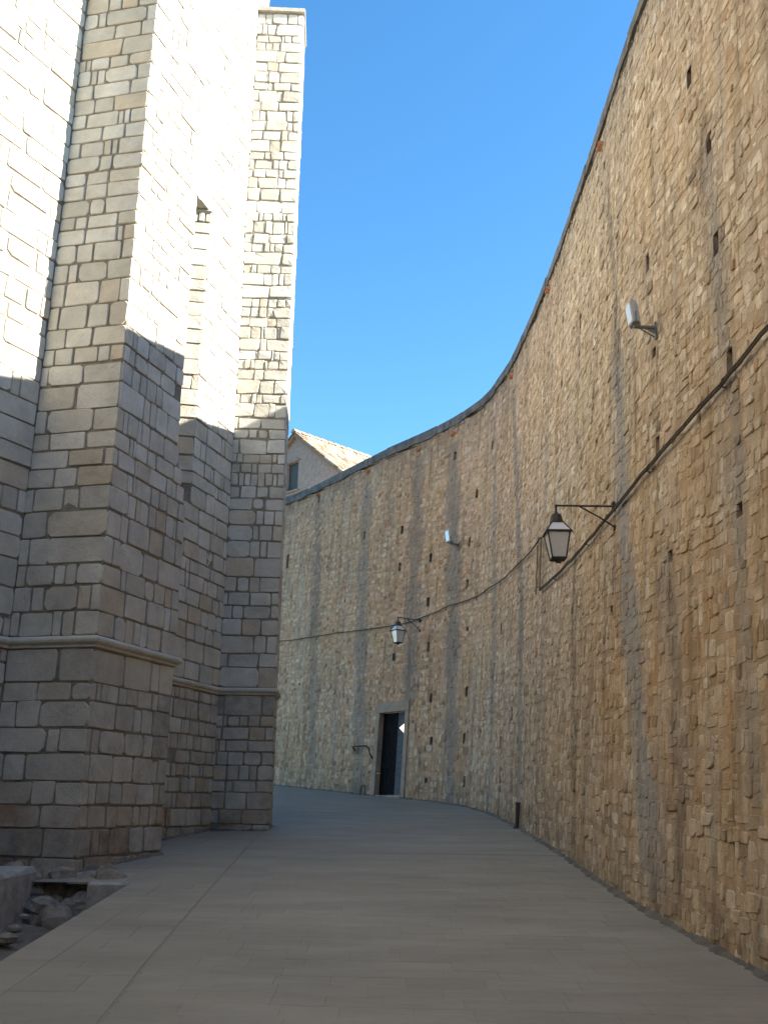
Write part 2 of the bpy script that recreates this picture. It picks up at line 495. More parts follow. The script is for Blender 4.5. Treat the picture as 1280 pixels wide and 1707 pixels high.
# doorway
DS0 = s_of(.60, 25.21, 3.0); DS1 = s_of(-.02, 25.95, 3.0)
DS0 = snap(DS0 - .06, S0); DS1 = snap(DS1 + .1, S0)
DZ1 = snap(3.80, -1.2)
DZ0 = 1.68
JAMB = .14
FR = (DS0 - JAMB, DS1 + JAMB, -1.2, DZ1 + .26)
print("door", DS0, DS1, DZ1)

fort = empty("fortress_wall", (2.5, 12, .8))
tag(fort, "tall curving fortress wall of ochre rubble limestone with grey water streaks, right of the street", "wall")
FM = fort.matrix_world.copy()
INV = Vector((-2.5, -12, -.8))
def attach(o, root):
    """keep world place under a thing whose origin is elsewhere"""
    o.matrix_parent_inverse = Matrix.Translation(-root.location)
    return o

# core (mortar bed) with real openings
def inside(rect, s, z, m=0): return rect[0] - m < s < rect[1] + m and rect[2] - m < z < rect[3] + m
core = MB()
SE = S[-1] - 3
ns = int((SE - S0) / CELL); nz = int((ZTOP - .3 + 1.2) / CELL)
sv = S0 + np.arange(ns + 1) * CELL; zv = -1.2 + np.arange(nz + 1) * CELL
gx = np.interp(sv, S, _x); gy = np.interp(sv, S, _y); gnx = np.interp(sv, S, NX); gny = np.interp(sv, S, NY)
verts = []; aG = []; aR = []; aD = []; aF = []
for j, z in enumerate(zv):
    o = BATTER * (z - 1.1)
    for i in range(ns + 1):
        verts.append((gx[i] + gnx[i] * o, gy[i] + gny[i] * o, z))
        if j % 2 == 0:
            st = stains(sv[i], z)
        else:
            st = last[i]
        if j % 2 == 0:
            if i == 0: cur = []
            cur.append(st)
        aG.append(st[0]); aR.append(st[1]); aD.append(st[2]); aF.append(st[3])
    if j % 2 == 0: last = cur
blocked = set()
for rct in HR + [(DS0, DS1, -1.2, DZ1)]:
    for i in range(int(round((rct[0] - S0) / CELL)), int(round((rct[1] - S0) / CELL))):
        for j in range(int(round((rct[2] + 1.2) / CELL)), int(round((rct[3] + 1.2) / CELL))):
            blocked.add((i, j))
faces = []
for j in range(nz):
    for i in range(ns):
        if (i, j) in blocked: continue
        a = j * (ns + 1) + i
        faces.append((a, a + ns + 1, a + ns + 2, a + 1))
core.add(verts, faces, grey=aG, rust=aR, dark=aD, far=aF)
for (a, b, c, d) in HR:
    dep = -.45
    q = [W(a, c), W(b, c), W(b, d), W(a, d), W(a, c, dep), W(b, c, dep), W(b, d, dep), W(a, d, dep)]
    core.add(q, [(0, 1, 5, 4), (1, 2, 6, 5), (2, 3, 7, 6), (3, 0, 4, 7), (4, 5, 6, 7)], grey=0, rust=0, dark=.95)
# outer face, top bed and the plain run behind the viewer
om = MB()
so = np.arange(0, S[-1], .6)
THK = 2.2
vs = []
for s in so:
    nrm = normal(s); p = W(s, ZTOP - .32); b0 = W(s, -1.2)
    dm = -1.5 < s - (DS0 + DS1) / 2 < 7
    vs += [(b0[0], b0[1], -1.2), p, (p[0] + nrm.x * THK, p[1] + nrm.y * THK, p[2]), (p[0] + nrm.x * THK, p[1] + nrm.y * THK, 4.6 if dm else -1.2)]
fs = []
for i in range(len(so) - 1):
    a = 4 * i; b = a + 4
    fs += [(a + 1, b + 1, b + 2, a + 2)]
    fs += [(a + 2, b + 2, b + 3, a + 3)]
    if so[i] < S0: fs += [(a, b, b + 1, a + 1)]
om.add(vs, fs)
attach(core.build("mortar_bed", M_WM, fort), fort)
attach(om.build("wall_body", M_WM, fort), fort)

# rubble facing
ss = StoneSet()
rg = random.Random(5)
z = -.1
row = 0
def fmap(u, v, wv): return W(u, v, wv)
while z < 11.36:
    h = rg.uniform(.08, .14) * (1.0 if z < 3.0 else .88)
    s = S0 + .2 + rg.random() * .2
    ph = rg.random() * 6.28
    while s < SE - 3:
        yy = float(np.interp(s, S, _y))
        if z + h < street_z(yy) - .1:
            s += .5; continue
        fz = 1.0 if z < 3.0 else .84
        wd = fz * (rg.uniform(.07, .17) if rg.random() < .78 else rg.uniform(.15, .27))
        u0, u1 = s, s + wd
        s += wd
        dz = .06 * math.sin(u0 * 1.3 + row * .8) + .03 * math.sin(u0 * 3.7 + row * 1.9)
        g = rg.uniform(.003, .010)
        cells = [(u0 + g, u1 - g, z + dz + g - h * rg.uniform(-.12, .28), z + h + dz - g + h * rg.uniform(-.12, .28))]
        if h > .135 and rg.random() < .12:
            mzz = z + dz + h * rg.uniform(.4, .6)
            cells = [(u0 + g, u1 - g, z + dz + g, mzz - g * .6), (u0 + g, u1 - g, mzz + g * .6, z + h + dz - g)]
        for (a, b, c, d) in cells:
            if d > 11.40: d = 11.40
            if d - c < .04: continue
            mu, mv = (a + b) / 2, (c + d) / 2
            if inside(FR, mu, mv, .02): continue
            if FR[0] - .2 < mu < FR[1] + .2 and mv < FR[3] + .1:
                if a < FR[1] and mu > FR[1]: a = FR[1] + .01
                if b > FR[0] and mu < FR[0]: b = FR[0] - .01
                if FR[0] < mu < FR[1] and c < FR[3] < d + .05: c = FR[3] + .01
                if d - c < .05 or b - a < .05: continue
            hit = [r_ for r_ in HR if a < r_[1] and b > r_[0] and c < r_[3] and d > r_[2]]
            out = oct_outline(a, b, c, d, .14, .27, rg)
            skip = False
            for r_ in hit:
                if inside(r_, mu, mv, .03): skip = True; break
                no = []
                for (u, v) in out:
                    if inside(r_, u, v, .0):
                        ds = [u - r_[0], r_[1] - u, v - r_[2], r_[3] - v]
                        k = ds.index(min(ds))
                        if k == 0: u = r_[0]
                        elif k == 1: u = r_[1]
                        elif k == 2: v = r_[2]
                        else: v = r_[3]
                    no.append((u, v))
                out = no
            if skip: continue
            pr = rg.uniform(.002, .010) + (.012 if rg.random() < .08 else 0)
            vs, fs = stone_shape(out, fmap, pr, rg.uniform(.007, .014), .02, rg.uniform(-.002, .004), .003, rg)
            st = stains(mu, mv)
            sp = .75 if rg.random() < .022 else 0
            ss.add(fort, 'f', vs, fs, dict(tint=rg.random(), warm=rg.random(), grey=st[0], rust=max(st[1], .6 if rg.random() < .04 else 0), dark=max(sp, st[2]), far=st[3]))
    z += h
    row += 1
print("wall stones", len(ss.items))
# every built stone keeps the wall's place
def build_set(sset, limit, name, rest, mat, smooth_):
    before = set(bpy.data.objects)
    sset.build(limit, name, rest, mat, smooth_)
    for o in bpy.data.objects:
        if o not in before and o.parent is not None and o.parent.type == 'EMPTY': attach(o, o.parent)
build_set(ss, 300, "stone", "rubble_stonework", M_W, False)

# coping: blocks of weathered cement along the top
ci = 0
s = S0
while s < SE - .2:
    L = rg.uniform(.9, 1.5)
    s1 = min(s + L - .012, SE)
    k = 4
    mb = MB(); vs = []
    pr = rg.uniform(.035, .06); dz = rg.uniform(-.012, .012)
    for i in range(k + 1):
        u = s + (s1 - s) * i / k
        lo = 11.36 + rg.uniform(-.03, .02)
        n_ = normal(u)
        f = W(u, 11.36, pr); f2 = W(u, 11.6, pr)
        bk = (f[0] + n_.x * .75, f[1] + n_.y * .75)
        vs += [(f[0], f[1], lo), (f2[0], f2[1], 11.58 + dz), (f2[0] + n_.x * .06, f2[1] + n_.y * .06, ZTOP + dz), (bk[0], bk[1], ZTOP - .04 + dz), (bk[0], bk[1], 11.35)]
    fs = []
    for i in range(k):
        for j in range(5):
            a = i * 5 + j; b = i * 5 + (j + 1) % 5
            fs.append((a, a + 5, b + 5, b))
    fs += [(0, 1, 2, 3, 4), tuple(k * 5 + q for q in (4, 3, 2, 1, 0))]
    attach(mb.add(vs, fs).build("coping_block", M_COP, fort), fort)
    s += L
# terracotta spouts at the heads of the water runs
for (x, y, zz) in [(3.2, 12.3, 11.05), (3.2, 16.7, 11.15), (2.95, 20.6, 11.1), (1.86, 24.3, 11.1), (.95, 25.6, 11.15), (-.63, 27.5, 11.15), (-2.17, 30.1, 11.2)]:
    s_ = s_of(x, y, zz)
    vs = []; fs = []
    nseg = 7
    for wv in (-.08, .085):
        for rr in (.085, .065):
            for k in range(nseg):
                th = math.pi * k / (nseg - 1) + math.pi
                vs.append(W(s_ + math.cos(th) * rr, zz + math.sin(th) * rr * 1.25 + .05, wv))
    n = nseg
    for k in range(n - 1):
        fs += [(k, k + 1, 2 * n + k + 1, 2 * n + k), (n + k, 3 * n + k, 3 * n + k + 1, n + k + 1), (2 * n + k, 2 * n + k + 1, 3 * n + k + 1, 3 * n + k)]
    fs += [(0, 2 * n, 3 * n, n), (n - 1, 2 * n - 1, 4 * n - 1, 3 * n - 1)]
    attach(MB().add(vs, fs).build("drain_spout", M_TERRA, fort, True), fort)

# ------------------------------------------------------------------ doorway
dw = empty("doorway", W((DS0 + DS1) / 2, DZ0))
dw.parent = fort
attach(dw, fort)
def wbox(s0, s1, z0, z1, w0, w1, bev=.01):
    """block following the wall face between runs s0..s1"""
    k = 1
    vs = []
    for z_ in (z0, z1):
        for (s_, w_) in ((s0, w0), (s1, w0), (s1, w1), (s0, w1)):
            vs.append(W(s_, z_, w_))
    return vs, [(0, 1, 2, 3), (7, 6, 5, 4), (0, 4, 5, 1), (1, 5, 6, 2), (2, 6, 7, 3), (3, 7, 4, 0)]
def dpart(name, mat, *boxes):
    mb = MB()
    for b in boxes:
        v, f = wbox(*b); mb.add(v, f, tint=.6, warm=.2, grey=.25, rust=0, dark=0)
    o = mb.build(name, mat, dw)
    o.matrix_parent_inverse = Matrix.Translation(-Vector(dw.location))
    return o
M_FRAME = plain("smooth_pale_door_limestone", (.40, .30, .215), .85, 0, .18, 6, .006)
DEEP = -.30
zb = DZ0
for (a, b) in ((DS0 - JAMB, DS0), (DS1, DS1 + JAMB)):
    zz = zb - .1
    for hgt in (.72, .55, .95):
        top = min(zz + hgt, DZ1) if hgt < .9 else DZ1
        dpart("jamb_block", M_FRAME, (a, b, zz + .003, top - .003, DEEP, .035))
        zz = top
dpart("lintel", M_FRAME, (DS0 - JAMB, DS1 + JAMB, DZ1 + .003, DZ1 + .25, DEEP, .037))
dpart("threshold", M_FRAME, (DS0 - .02, DS1 + .02, zb - .25, zb + .06, DEEP - .1, .05))
mid = DS0 + (DS1 - DS0) * .42
# far leaf (dark boards) on the left, pale leaf with a triangular gap on the right
nb = 4
leaf = empty("door_leaf", W((mid + DS1) / 2, zb)); leaf.parent = dw
leaf.matrix_parent_inverse = Matrix.Translation(-Vector(dw.location))
for i in range(nb):
    a = mid + (DS1 - mid) * i / nb; b = mid + (DS1 - mid) * (i + 1) / nb
    v, f = wbox(a + .003, b - .003, zb + .07, DZ1 - .01, -.17, -.13)
    o = MB().add(v, f).build("board", M_DOOR, leaf)
    o.matrix_parent_inverse = Matrix.Translation(-Vector(leaf.location))
# pale leaf: plate with a triangular gap, its sky standing in for sunlight
def leafplate():
    a, b = DS0 + .003, mid - .004
    z0, z1 = zb + .07, DZ1 - .01
    h = z1 - z0
    g0, g1, gm = z0 + h * .66, z0 + h * .92, z0 + h * .81
    out = [(a, z0), (b, z0), (b, gm - .001), (a, g0)]
    out2 = [(a, g1), (b, gm + .001), (b, z1), (a, z1)]
    mb = MB()
    for q in (out, out2):
        vs = [W(u, v, -.13) for u, v in q] + [W(u, v, -.17) for u, v in q]
        mb.add(vs, [(0, 1, 2, 3), (7, 6, 5, 4), (0, 4, 5, 1), (1, 5, 6, 2), (2, 6, 7, 3), (3, 7, 4, 0)])
    return mb
o = leafplate().build("pale_door_leaf", M_DOOR2, dw)
o.matrix_parent_inverse = Matrix.Translation(-Vector(dw.location))
o['label'] = "blue-grey half of the door with a bright gap near its top"

# ------------------------------------------------------------------ church
ch = empty("church", (-4, 14, .8))
tag(ch, "pale limestone church wall with tall square buttresses on the left, sunlit above and shaded below", "church")
A = np.array((-3.505, 11.73))
d1 = np.array((-math.cos(R(12.5)), math.sin(R(12.5))))     # along front face to the left
d2 = np.array((math.sin(R(18.6)), math.cos(R(18.6))))      # along the street side, away
Lc = A + 1.17 * d1
Ru = A + 1.52 * d2; Rl = A + 1.86 * d2
wd0 = np.array((-math.sin(R(28)), -math.cos(R(28))))       # left wall, towards the viewer
od = np.array((-math.sin(R(18)), -math.cos(R(18))))        # oblique wall, towards the viewer
I2 = np.array((-2.80, 16.65))
J2 = np.array((-1.851, 16.691))
SBK = np.array((-.055, 1.0)); SBK /= np.linalg.norm(SBK)
FB = I2 + 1.40 * od
Z_STEP_A, Z_STEP_B, Z_CAP, Z_APEX = 5.6, 6.1, 11.9, 12.9
TOPA, TOPB, TOP2 = 17.5, 21.0, 17.72
ZM1, ZM2 = 3.50, 3.43

def cpart(name, mb, mat, parent, smooth_=False):
    o = mb.build(name, mat, parent, smooth_)
    o.matrix_parent_inverse = Matrix.Translation(-ch.location)
    return o
def cempty(name):
    e = empty(name, tuple(ch.location)); e.parent = ch
    e.matrix_parent_inverse = Matrix.Translation(-ch.location)
    return e
bA = cempty("buttress"); bA['label'] = "thick near buttress with a stone moulding at mid height"
b2 = cempty("buttress"); b2['label'] = "slender far buttress with a flat capping slab against the sky"
ow = cempty("apse_wall"); ow['label'] = "slanting apse wall between the two buttresses"
lw = cempty("nave_wall"); lw['label'] = "wall left of the near buttress"

def inward(poly, e=0): return poly
K = dict(tint=.4, warm=.2, rust=0, dark=0)
nA = np.array((-d1[1], d1[0])); nA = nA if nA[1] < 0 else -nA
n2_ = np.array((d2[1], -d2[0]))
mb = MB()
back1 = Ru + .9 * np.array((-.948, .319))
mb.prism([tuple(A), tuple(Ru), tuple(back1), (-4.6, 13.9), tuple(Lc + np.array((-.3, .9))), tuple(Lc)], -1, TOPA, **K)
# deeper foot of the buttress with a sloping head
e1 = Ru + 0.0 * d2
mb.prism([tuple(Ru - .01 * d2), tuple(Rl), tuple(Rl + .9 * np.array((-.948, .319))), tuple(back1)], -1, [Z_STEP_A + .9, Z_STEP_A, Z_STEP_A, Z_STEP_A + .9], **K)
cpart("core", mb, M_CHM, bA)
mb = MB()
Wend = Lc + 9 * wd0
mb.prism([tuple(Lc), tuple(Lc + np.array((-.3, .9))), tuple(Lc + np.array((-4, 1.5))), tuple(Wend + np.array((-4, 0))), tuple(Wend)], -1, 19, **K)
mb.prism([(-12.5, 7.6), (-5.6, 7.6), (-5.2, -24), (-12.5, -24)][::-1], -1, 17, **K)  # unseen wing beside and behind the viewer, added to darken the street and bounce sun
cpart("core", mb, M_CHM, lw)
mb = MB()
ext = I2 + 2.45 * od
back2 = I2 + np.array((-2.2, .6))
sb = .06
on = np.array((-od[1], od[0])); on = on if on[0] > 0 else -on
DS = np.array((-.985, -.17))
mb.prism([tuple(FB), tuple(I2), tuple(I2 + np.array((-.0, .9))), (-6.5, 17.6), (-6.5, 15.7), tuple(FB + 1.05 * DS)], -1, Z_CAP, **K)
mb.prism([tuple(ext), tuple(FB + .01 * od * -1), (-4.25, 15.36), (-4.6, 14.4)], -1, [Z_STEP_B - .5, Z_STEP_B + .35, Z_STEP_B + .35, Z_STEP_B - .5], **K)
# wall above: the near part is carried out on a steep corbelled underside
mb.prism([tuple(FB - on * .012), tuple(I2 - on * .012), tuple(I2 + np.array((-.05, .9))), (-6.5, 17.6), (-6.5, 15.7), (-4.3, 15.34)], Z_CAP, TOPB, **K)
e2 = I2 + 2.9 * od - on * .012
ub = MB().prism([tuple(e2), tuple(FB - on * .012), (-4.3, 15.34), (-4.9, 14.0)], Z_CAP + .02, TOPB, tint=.8, warm=.6, rust=0, dark=0)
cpart('corbelled_wall', ub, M_CH, ow)
# apse body behind the far buttress
mb.prism([(-2.72, 17.4), (-3.0, 19.2), (-6.0, 21.5), (-14, 22), (-14, 16), (-6.5, 16.9), (-4.0, 16.7)], -1, TOPB, **K)
cpart("core", mb, M_CHM, ow)
mb = MB()
K2 = J2 + .95 * SBK
mb.prism([tuple(I2), tuple(J2), tuple(K2), (K2[0] - 1.2, K2[1] + .4), tuple(I2 + np.array((-.25, .9)))], -1, TOP2, **K)
cpart("core", mb, M_CHM, b2)

def church_stain_shade(x, y, z, foot):
    ru = max(0, 1 - (z - foot) / .5) if z > foot - 1 else 1
    ru = min(1, max(0, ru)) * .95
    dk = .55 * math.exp(-max(0, z - foot) / .25)
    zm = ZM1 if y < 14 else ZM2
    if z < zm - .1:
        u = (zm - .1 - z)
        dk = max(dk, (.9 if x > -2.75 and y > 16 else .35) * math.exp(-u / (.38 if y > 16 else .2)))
    if y > 14 and z < zm: dk = max(dk, .32)  # below the moulding: patina, deepened to paint in the enclosed street's shade
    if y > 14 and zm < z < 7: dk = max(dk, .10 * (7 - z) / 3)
    if y < 14 and z < zm - .1: dk = max(dk, .20 + .12 * math.sin(x * 3 + z * 2.2))  # same patina with painted-in shade on the near buttress
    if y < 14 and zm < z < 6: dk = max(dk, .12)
    # dark patches at the broken arris
    if y > 13.1 and x > -3.2 and y < 14 and 2.0 < z < 3.1: dk = max(dk, .6)
    if 12.6 < y < 13.6 and 4.6 < z < 5.7: dk = max(dk, .30)
    return ru, dk

cs = StoneSet()
def courses(z0, z1, hfun, seed):
    r_ = random.Random(seed); out = []; z_ = z0
    while z_ < z1:
        h = hfun(z_) * r_.choice((.82, .95, 1.0, 1.08, 1.2))
        if z_ + h * 1.55 > z1: h = z1 - z_
        out.append((z_, z_ + h)); z_ += h
    return out
def veneer(parent, key, P0, du, width, nrm, rows, wmean, seed, u_start=0.0, umax=None, foot=0.9, irr=.034, proud=.018, zcut=None, slim=0):
    r_ = random.Random(seed)
    du = np.array(du); nrm = np.array(nrm)
    def mp(u, v, wv):
        return (float(P0[0] + du[0] * u + nrm[0] * wv), float(P0[1] + du[1] * u + nrm[1] * wv), v)
    for (a, b) in rows:
        u = u_start - .0
        lim = width(.5 * (a + b)) if callable(width) else width
        h = b - a
        first = True
        if abs(lim - 1.86) < .01 or lim < 1.2: lim += r_.uniform(-.007, .004)
        us = u_start + r_.uniform(-.003, .008)
        u = us
        while u < lim - .01:
            wd = h * r_.uniform(.55, 1.95) * wmean if r_.random() > .18 else h * r_.uniform(.35, .6)
            if slim and r_.random() < slim: wd *= .55
            if lim - (u + wd) < .1: wd = lim - u
            u1 = u + wd
            g = r_.uniform(.007, .014)
            wob = lambda: r_.uniform(-irr, irr) * .35
            ou = oct_outline(u + (g if u > us + .001 else 0), u1 - (g if u1 < lim - .001 else 0), a + g + wob() * .5, b - g + wob() * .5, irr, .12 if r_.random() < .8 else .26, r_)
            # keep the outer arris straight
            ou = [(min(max(p[0], us), lim), p[1]) for p in ou]
            ero = r_.random() < .035 and b < 9 and wd < .3
            vs, fs = stone_shape(ou, mp, (proud if not ero else -.004) + r_.uniform(-.006, .010), r_.uniform(.010, .018), .012, r_.uniform(-.002, .004), .0035, r_)
            c = mp((u + u1) / 2, (a + b) / 2, 0)
            ru, dk = church_stain_shade(c[0], c[1], c[2], foot)
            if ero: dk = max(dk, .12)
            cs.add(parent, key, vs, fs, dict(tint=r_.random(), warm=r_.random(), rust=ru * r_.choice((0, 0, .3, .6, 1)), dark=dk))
            u = u1

PR = .018
hA = lambda z_: .205 if z_ < ZM1 - .5 else (.33 if z_ < 5.5 else (.30 if z_ < 9 else .26))
def rowsA(z1): return courses(.35, ZM1 - .14, lambda z_: .27, 3) + courses(ZM1, z1, hA, 4)
RA = rowsA(15.6)
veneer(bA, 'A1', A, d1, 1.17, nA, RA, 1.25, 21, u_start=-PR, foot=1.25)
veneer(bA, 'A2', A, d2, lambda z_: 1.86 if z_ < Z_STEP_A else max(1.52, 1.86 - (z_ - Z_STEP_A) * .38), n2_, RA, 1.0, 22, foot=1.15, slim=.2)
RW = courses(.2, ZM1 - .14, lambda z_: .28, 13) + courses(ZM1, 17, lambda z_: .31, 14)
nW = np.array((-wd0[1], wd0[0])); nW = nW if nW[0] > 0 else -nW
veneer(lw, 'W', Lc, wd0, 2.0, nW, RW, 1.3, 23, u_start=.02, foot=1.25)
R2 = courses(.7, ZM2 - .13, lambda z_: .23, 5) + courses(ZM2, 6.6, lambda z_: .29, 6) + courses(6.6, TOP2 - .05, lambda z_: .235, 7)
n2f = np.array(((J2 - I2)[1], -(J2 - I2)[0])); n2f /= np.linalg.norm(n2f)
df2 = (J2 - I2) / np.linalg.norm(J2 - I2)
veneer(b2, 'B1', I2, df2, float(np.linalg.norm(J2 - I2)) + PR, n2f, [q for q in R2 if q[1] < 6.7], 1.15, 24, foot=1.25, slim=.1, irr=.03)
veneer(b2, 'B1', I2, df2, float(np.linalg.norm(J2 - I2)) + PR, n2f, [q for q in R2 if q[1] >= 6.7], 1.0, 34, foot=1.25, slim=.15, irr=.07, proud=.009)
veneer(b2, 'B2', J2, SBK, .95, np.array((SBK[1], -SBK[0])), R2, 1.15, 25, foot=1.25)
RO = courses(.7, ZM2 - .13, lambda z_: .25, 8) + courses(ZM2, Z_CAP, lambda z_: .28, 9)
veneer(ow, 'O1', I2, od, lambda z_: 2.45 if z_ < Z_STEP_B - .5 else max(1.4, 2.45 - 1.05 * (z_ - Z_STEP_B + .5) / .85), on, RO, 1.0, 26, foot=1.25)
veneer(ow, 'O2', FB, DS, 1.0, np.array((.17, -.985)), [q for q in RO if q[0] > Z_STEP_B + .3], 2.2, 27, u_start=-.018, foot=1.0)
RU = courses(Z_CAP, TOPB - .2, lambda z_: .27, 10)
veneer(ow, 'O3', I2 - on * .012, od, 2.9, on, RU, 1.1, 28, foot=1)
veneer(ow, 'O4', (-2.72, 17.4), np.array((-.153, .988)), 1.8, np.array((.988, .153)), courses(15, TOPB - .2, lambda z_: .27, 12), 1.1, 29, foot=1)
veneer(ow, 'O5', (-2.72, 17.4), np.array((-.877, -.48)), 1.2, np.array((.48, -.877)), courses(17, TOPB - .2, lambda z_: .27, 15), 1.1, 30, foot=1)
print("church stones", len(cs.items))
def build_cs():
    cs.items.sort(key=lambda q: -q[0])
    for ap, parent, key, vs, fs, a in cs.items[:300]:
        cpart("stone", MB().add(vs, fs, **a), M_CH, parent)
    groups = {}
    for ap, parent, key, vs, fs, a in cs.items[300:]:
        groups.setdefault(parent.name, (parent, MB()))[1].add(vs, fs, **a)
    for key, (parent, mb) in groups.items():
        cpart("ashlar_stonework", mb, M_CH, parent)['kind'] = 'stuff'
build_cs()

# mouldings: a roll over a fillet, swept and mitred
def sweep(path, norms, prof, name, parent, cap=True, breaks=None):
    P = [np.array(p, float) for p in path]
    vs = []
    npf = len(prof)
    for i, p in enumerate(P):
        if i == 0: n = np.array(norms[0]); sc_ = 1
        elif i == len(P) - 1: n = np.array(norms[-1]); sc_ = 1
        else:
            n = np.array(norms[i - 1]) + np.array(norms[i]); n /= np.linalg.norm(n)
            sc_ = 1 / max(.3, float(n @ np.array(norms[i])))
        for (w_, z_) in prof:
            vs.append((p[0] + n[0] * w_ * sc_, p[1] + n[1] * w_ * sc_, z_))
    fs = []
    for i in range(len(P) - 1):
        for j in range(npf):
            a = i * npf + j; b = i * npf + (j + 1) % npf
            fs.append((a, b, b + npf, a + npf))
    fs += [tuple(range(npf)), tuple(range((len(P) - 1) * npf, len(P) * npf))[::-1]]
    return cpart(name, MB().add(vs, fs, tint=.75, warm=.2, rust=0, dark=.12), M_CH, parent)
def prof(z_, sc_=1.0):
    pts = [(-.03, z_)]
    for k in range(7):
        th = math.pi / 2 - math.pi * k / 6
        pts.append((.045 * sc_ + .05 * sc_ * math.cos(th), z_ - .05 * sc_ + .05 * sc_ * math.sin(th)))
    pts += [(.042 * sc_, z_ - .105 * sc_), (.042 * sc_, z_ - .135 * sc_), (-.03, z_ - .15 * sc_)]
    return pts
sweep([tuple(Lc + wd0 * 2.2), tuple(Lc)], [nW], prof(ZM1), "moulding", lw)
sweep([tuple(Lc), tuple(A), tuple(Rl), tuple(Rl + .5 * np.array((-.948, .319)))], [nA, n2_, np.array((.319, .948))], prof(ZM1), "moulding", bA)
sweep([tuple(ext), tuple(I2)], [on], prof(ZM2, .85), "moulding", ow)
sweep([tuple(I2), tuple(J2), tuple(K2)], [n2f, np.array((SBK[1], -SBK[0]))], prof(ZM2, .85), "moulding", b2)
# slim double string at the weathering
sweep([tuple(FB + .6 * DS), tuple(FB), tuple(FB - od * .25)], [np.array((.17, -.985)), on], prof(Z_CAP + .02, .55), "string_course", ow)
# capping slab of the far buttress
mb = MB()
cc = (I2 + J2) / 2
pl = [I2 + n2f * .06 - df2 * .02, J2 + n2f * .06 + df2 * .05, K2 + np.array((.05, .03)), I2 + np.array((-.1, .95))]
mb.prism([tuple(p) for p in pl], TOP2, TOP2 + .09, tint=.3, warm=.3, rust=0, dark=.35)
cpart("capping_slab", mb, M_CH, b2)

# rough footing stones under the near buttress and left wall
fr = random.Random(77)
for i in range(46):
    t_ = i / 45
    base = np.array((-4.2 + 1.22 * t_ + fr.uniform(-.1, .1), 11.7 - .2 * t_ - fr.uniform(.05, .75)))
    hgt = 1 - min(1, (11.75 - base[1]) / .95)
    zc = .30 + .55 * hgt + fr.uniform(-.12, .08)
    sx, sy, sz = fr.uniform(.12, .27), fr.uniform(.12, .22), fr.uniform(.10, .22)
    vs = []; rot = Matrix.Rotation(fr.uniform(0, 3), 3, 'Z') @ Matrix.Rotation(fr.uniform(-.4, .4), 3, 'X')
    for la in range(5):
        ph = math.pi * (la + .5) / 5
        for lo in range(7):
            th = 2 * math.pi * lo / 7
            q = Vector((math.sin(ph) * math.cos(th) * sx, math.sin(ph) * math.sin(th) * sy, math.cos(ph) * sz)) * fr.uniform(.82, 1.12)
            vs.append(rot @ q + Vector((base[0], base[1], zc)))
    fs = [(a * 7 + b, (a + 1) * 7 + b, (a + 1) * 7 + (b + 1) % 7, a * 7 + (b + 1) % 7) for a in range(4) for b in range(7)]
    fs += [tuple(range(7)), tuple(range(28, 35))[::-1]]
    cpart("footing_stone", MB().add(vs, fs, tint=fr.random() * .6, warm=fr.random(), rust=.3, dark=.85), M_CH, bA)

# ------------------------------------------------------------------ street
EDGE_X = -2.66
def sz_(x, y): return .0665 * y
street = MB()
ys = list(np.arange(-22, 40, 1.0))
def left_x(y):
    if y < 11.05: return EDGE_X
    return -14.0
vs = []; fs = []
for i, y in enumerate(ys):
    pass
def sheet(mb, x0, x1, y0, y1, step=1.0, dz=0):
    yv = np.arange(y0, y1 + 1e-6, (y1 - y0) / max(1, round((y1 - y0) / step)))
    v = []; f = []
    for k, y in enumerate(yv):
        v += [(x0, y, sz_(x0, y) + dz), (x1, y, sz_(x1, y) + dz)]
        if k: f.append((2 * k - 2, 2 * k - 1, 2 * k + 1, 2 * k))
    mb.add(v, f)
sheet(street, EDGE_X + .0, 4.2, -22, 11.05, dz=-.0035)
sheet(street, -18, 4.2, 11.05, 41, dz=-.0035)
# side of the raised street towards the sunken strip
street.add([(EDGE_X, -22, -2.5), (EDGE_X, 11.05, -.6), (EDGE_X, 11.05, sz_(0, 11.05) - .012), (EDGE_X, -22, sz_(0, -22) - .012)], [(0, 1, 2, 3)])
so_ = street.build("street", M_PAVJ)
tag(so_, "pale stone-paved street rising and bending left between the walls", kind="structure")

pv = []
pr_ = random.Random(9)
def slab(poly, tint, drop=0.0):
    """paving slab: outline in plan, top 0..2 mm uneven, tiny arris"""
    n = len(poly)
    cx = sum(p[0] for p in poly) / n; cy = sum(p[1] for p in poly) / n
    e = pr_.uniform(-.0008, .0008) - drop
    tx, ty = pr_.uniform(-.001, .001), pr_.uniform(-.001, .001)
    vs = []
    for ins, dz in ((0, -.02), (0, -.0008), (.0012, 0)):
        for x, y in poly:
            L = math.hypot(cx - x, cy - y)
            x2 = x + (cx - x) * ins / L; y2 = y + (cy - y) * ins / L
            vs.append((x2, y2, sz_(x2, y2) + dz + e + tx * (x - cx) + ty * (y - cy)))
    fs = [(r * n + k, r * n + (k + 1) % n, (r + 1) * n + (k + 1) % n, (r + 1) * n + k) for r in range(2) for k in range(n)]
    fs.append(tuple(range(2 * n, 3 * n)))
    d2_ = cx * cx + cy * cy
    ar = abs(sum(poly[i][0] * poly[(i + 1) % n][1] - poly[(i + 1) % n][0] * poly[i][1] for i in range(n))) / 2
    vis = cy > 5.2 and abs(cx) < .44 * cy + .4
    pv.append(((ar / d2_ ** 1.5) * (1 if vis else 1e-4), vs, fs, dict(tint=tint)))
def groove_x(y): return float(np.interp(y, [-6, 6.04, 7.32, 10.0, 15.35, 16.6], [-1.22, -1.56, -1.63, -1.73, -1.90, -1.90]))
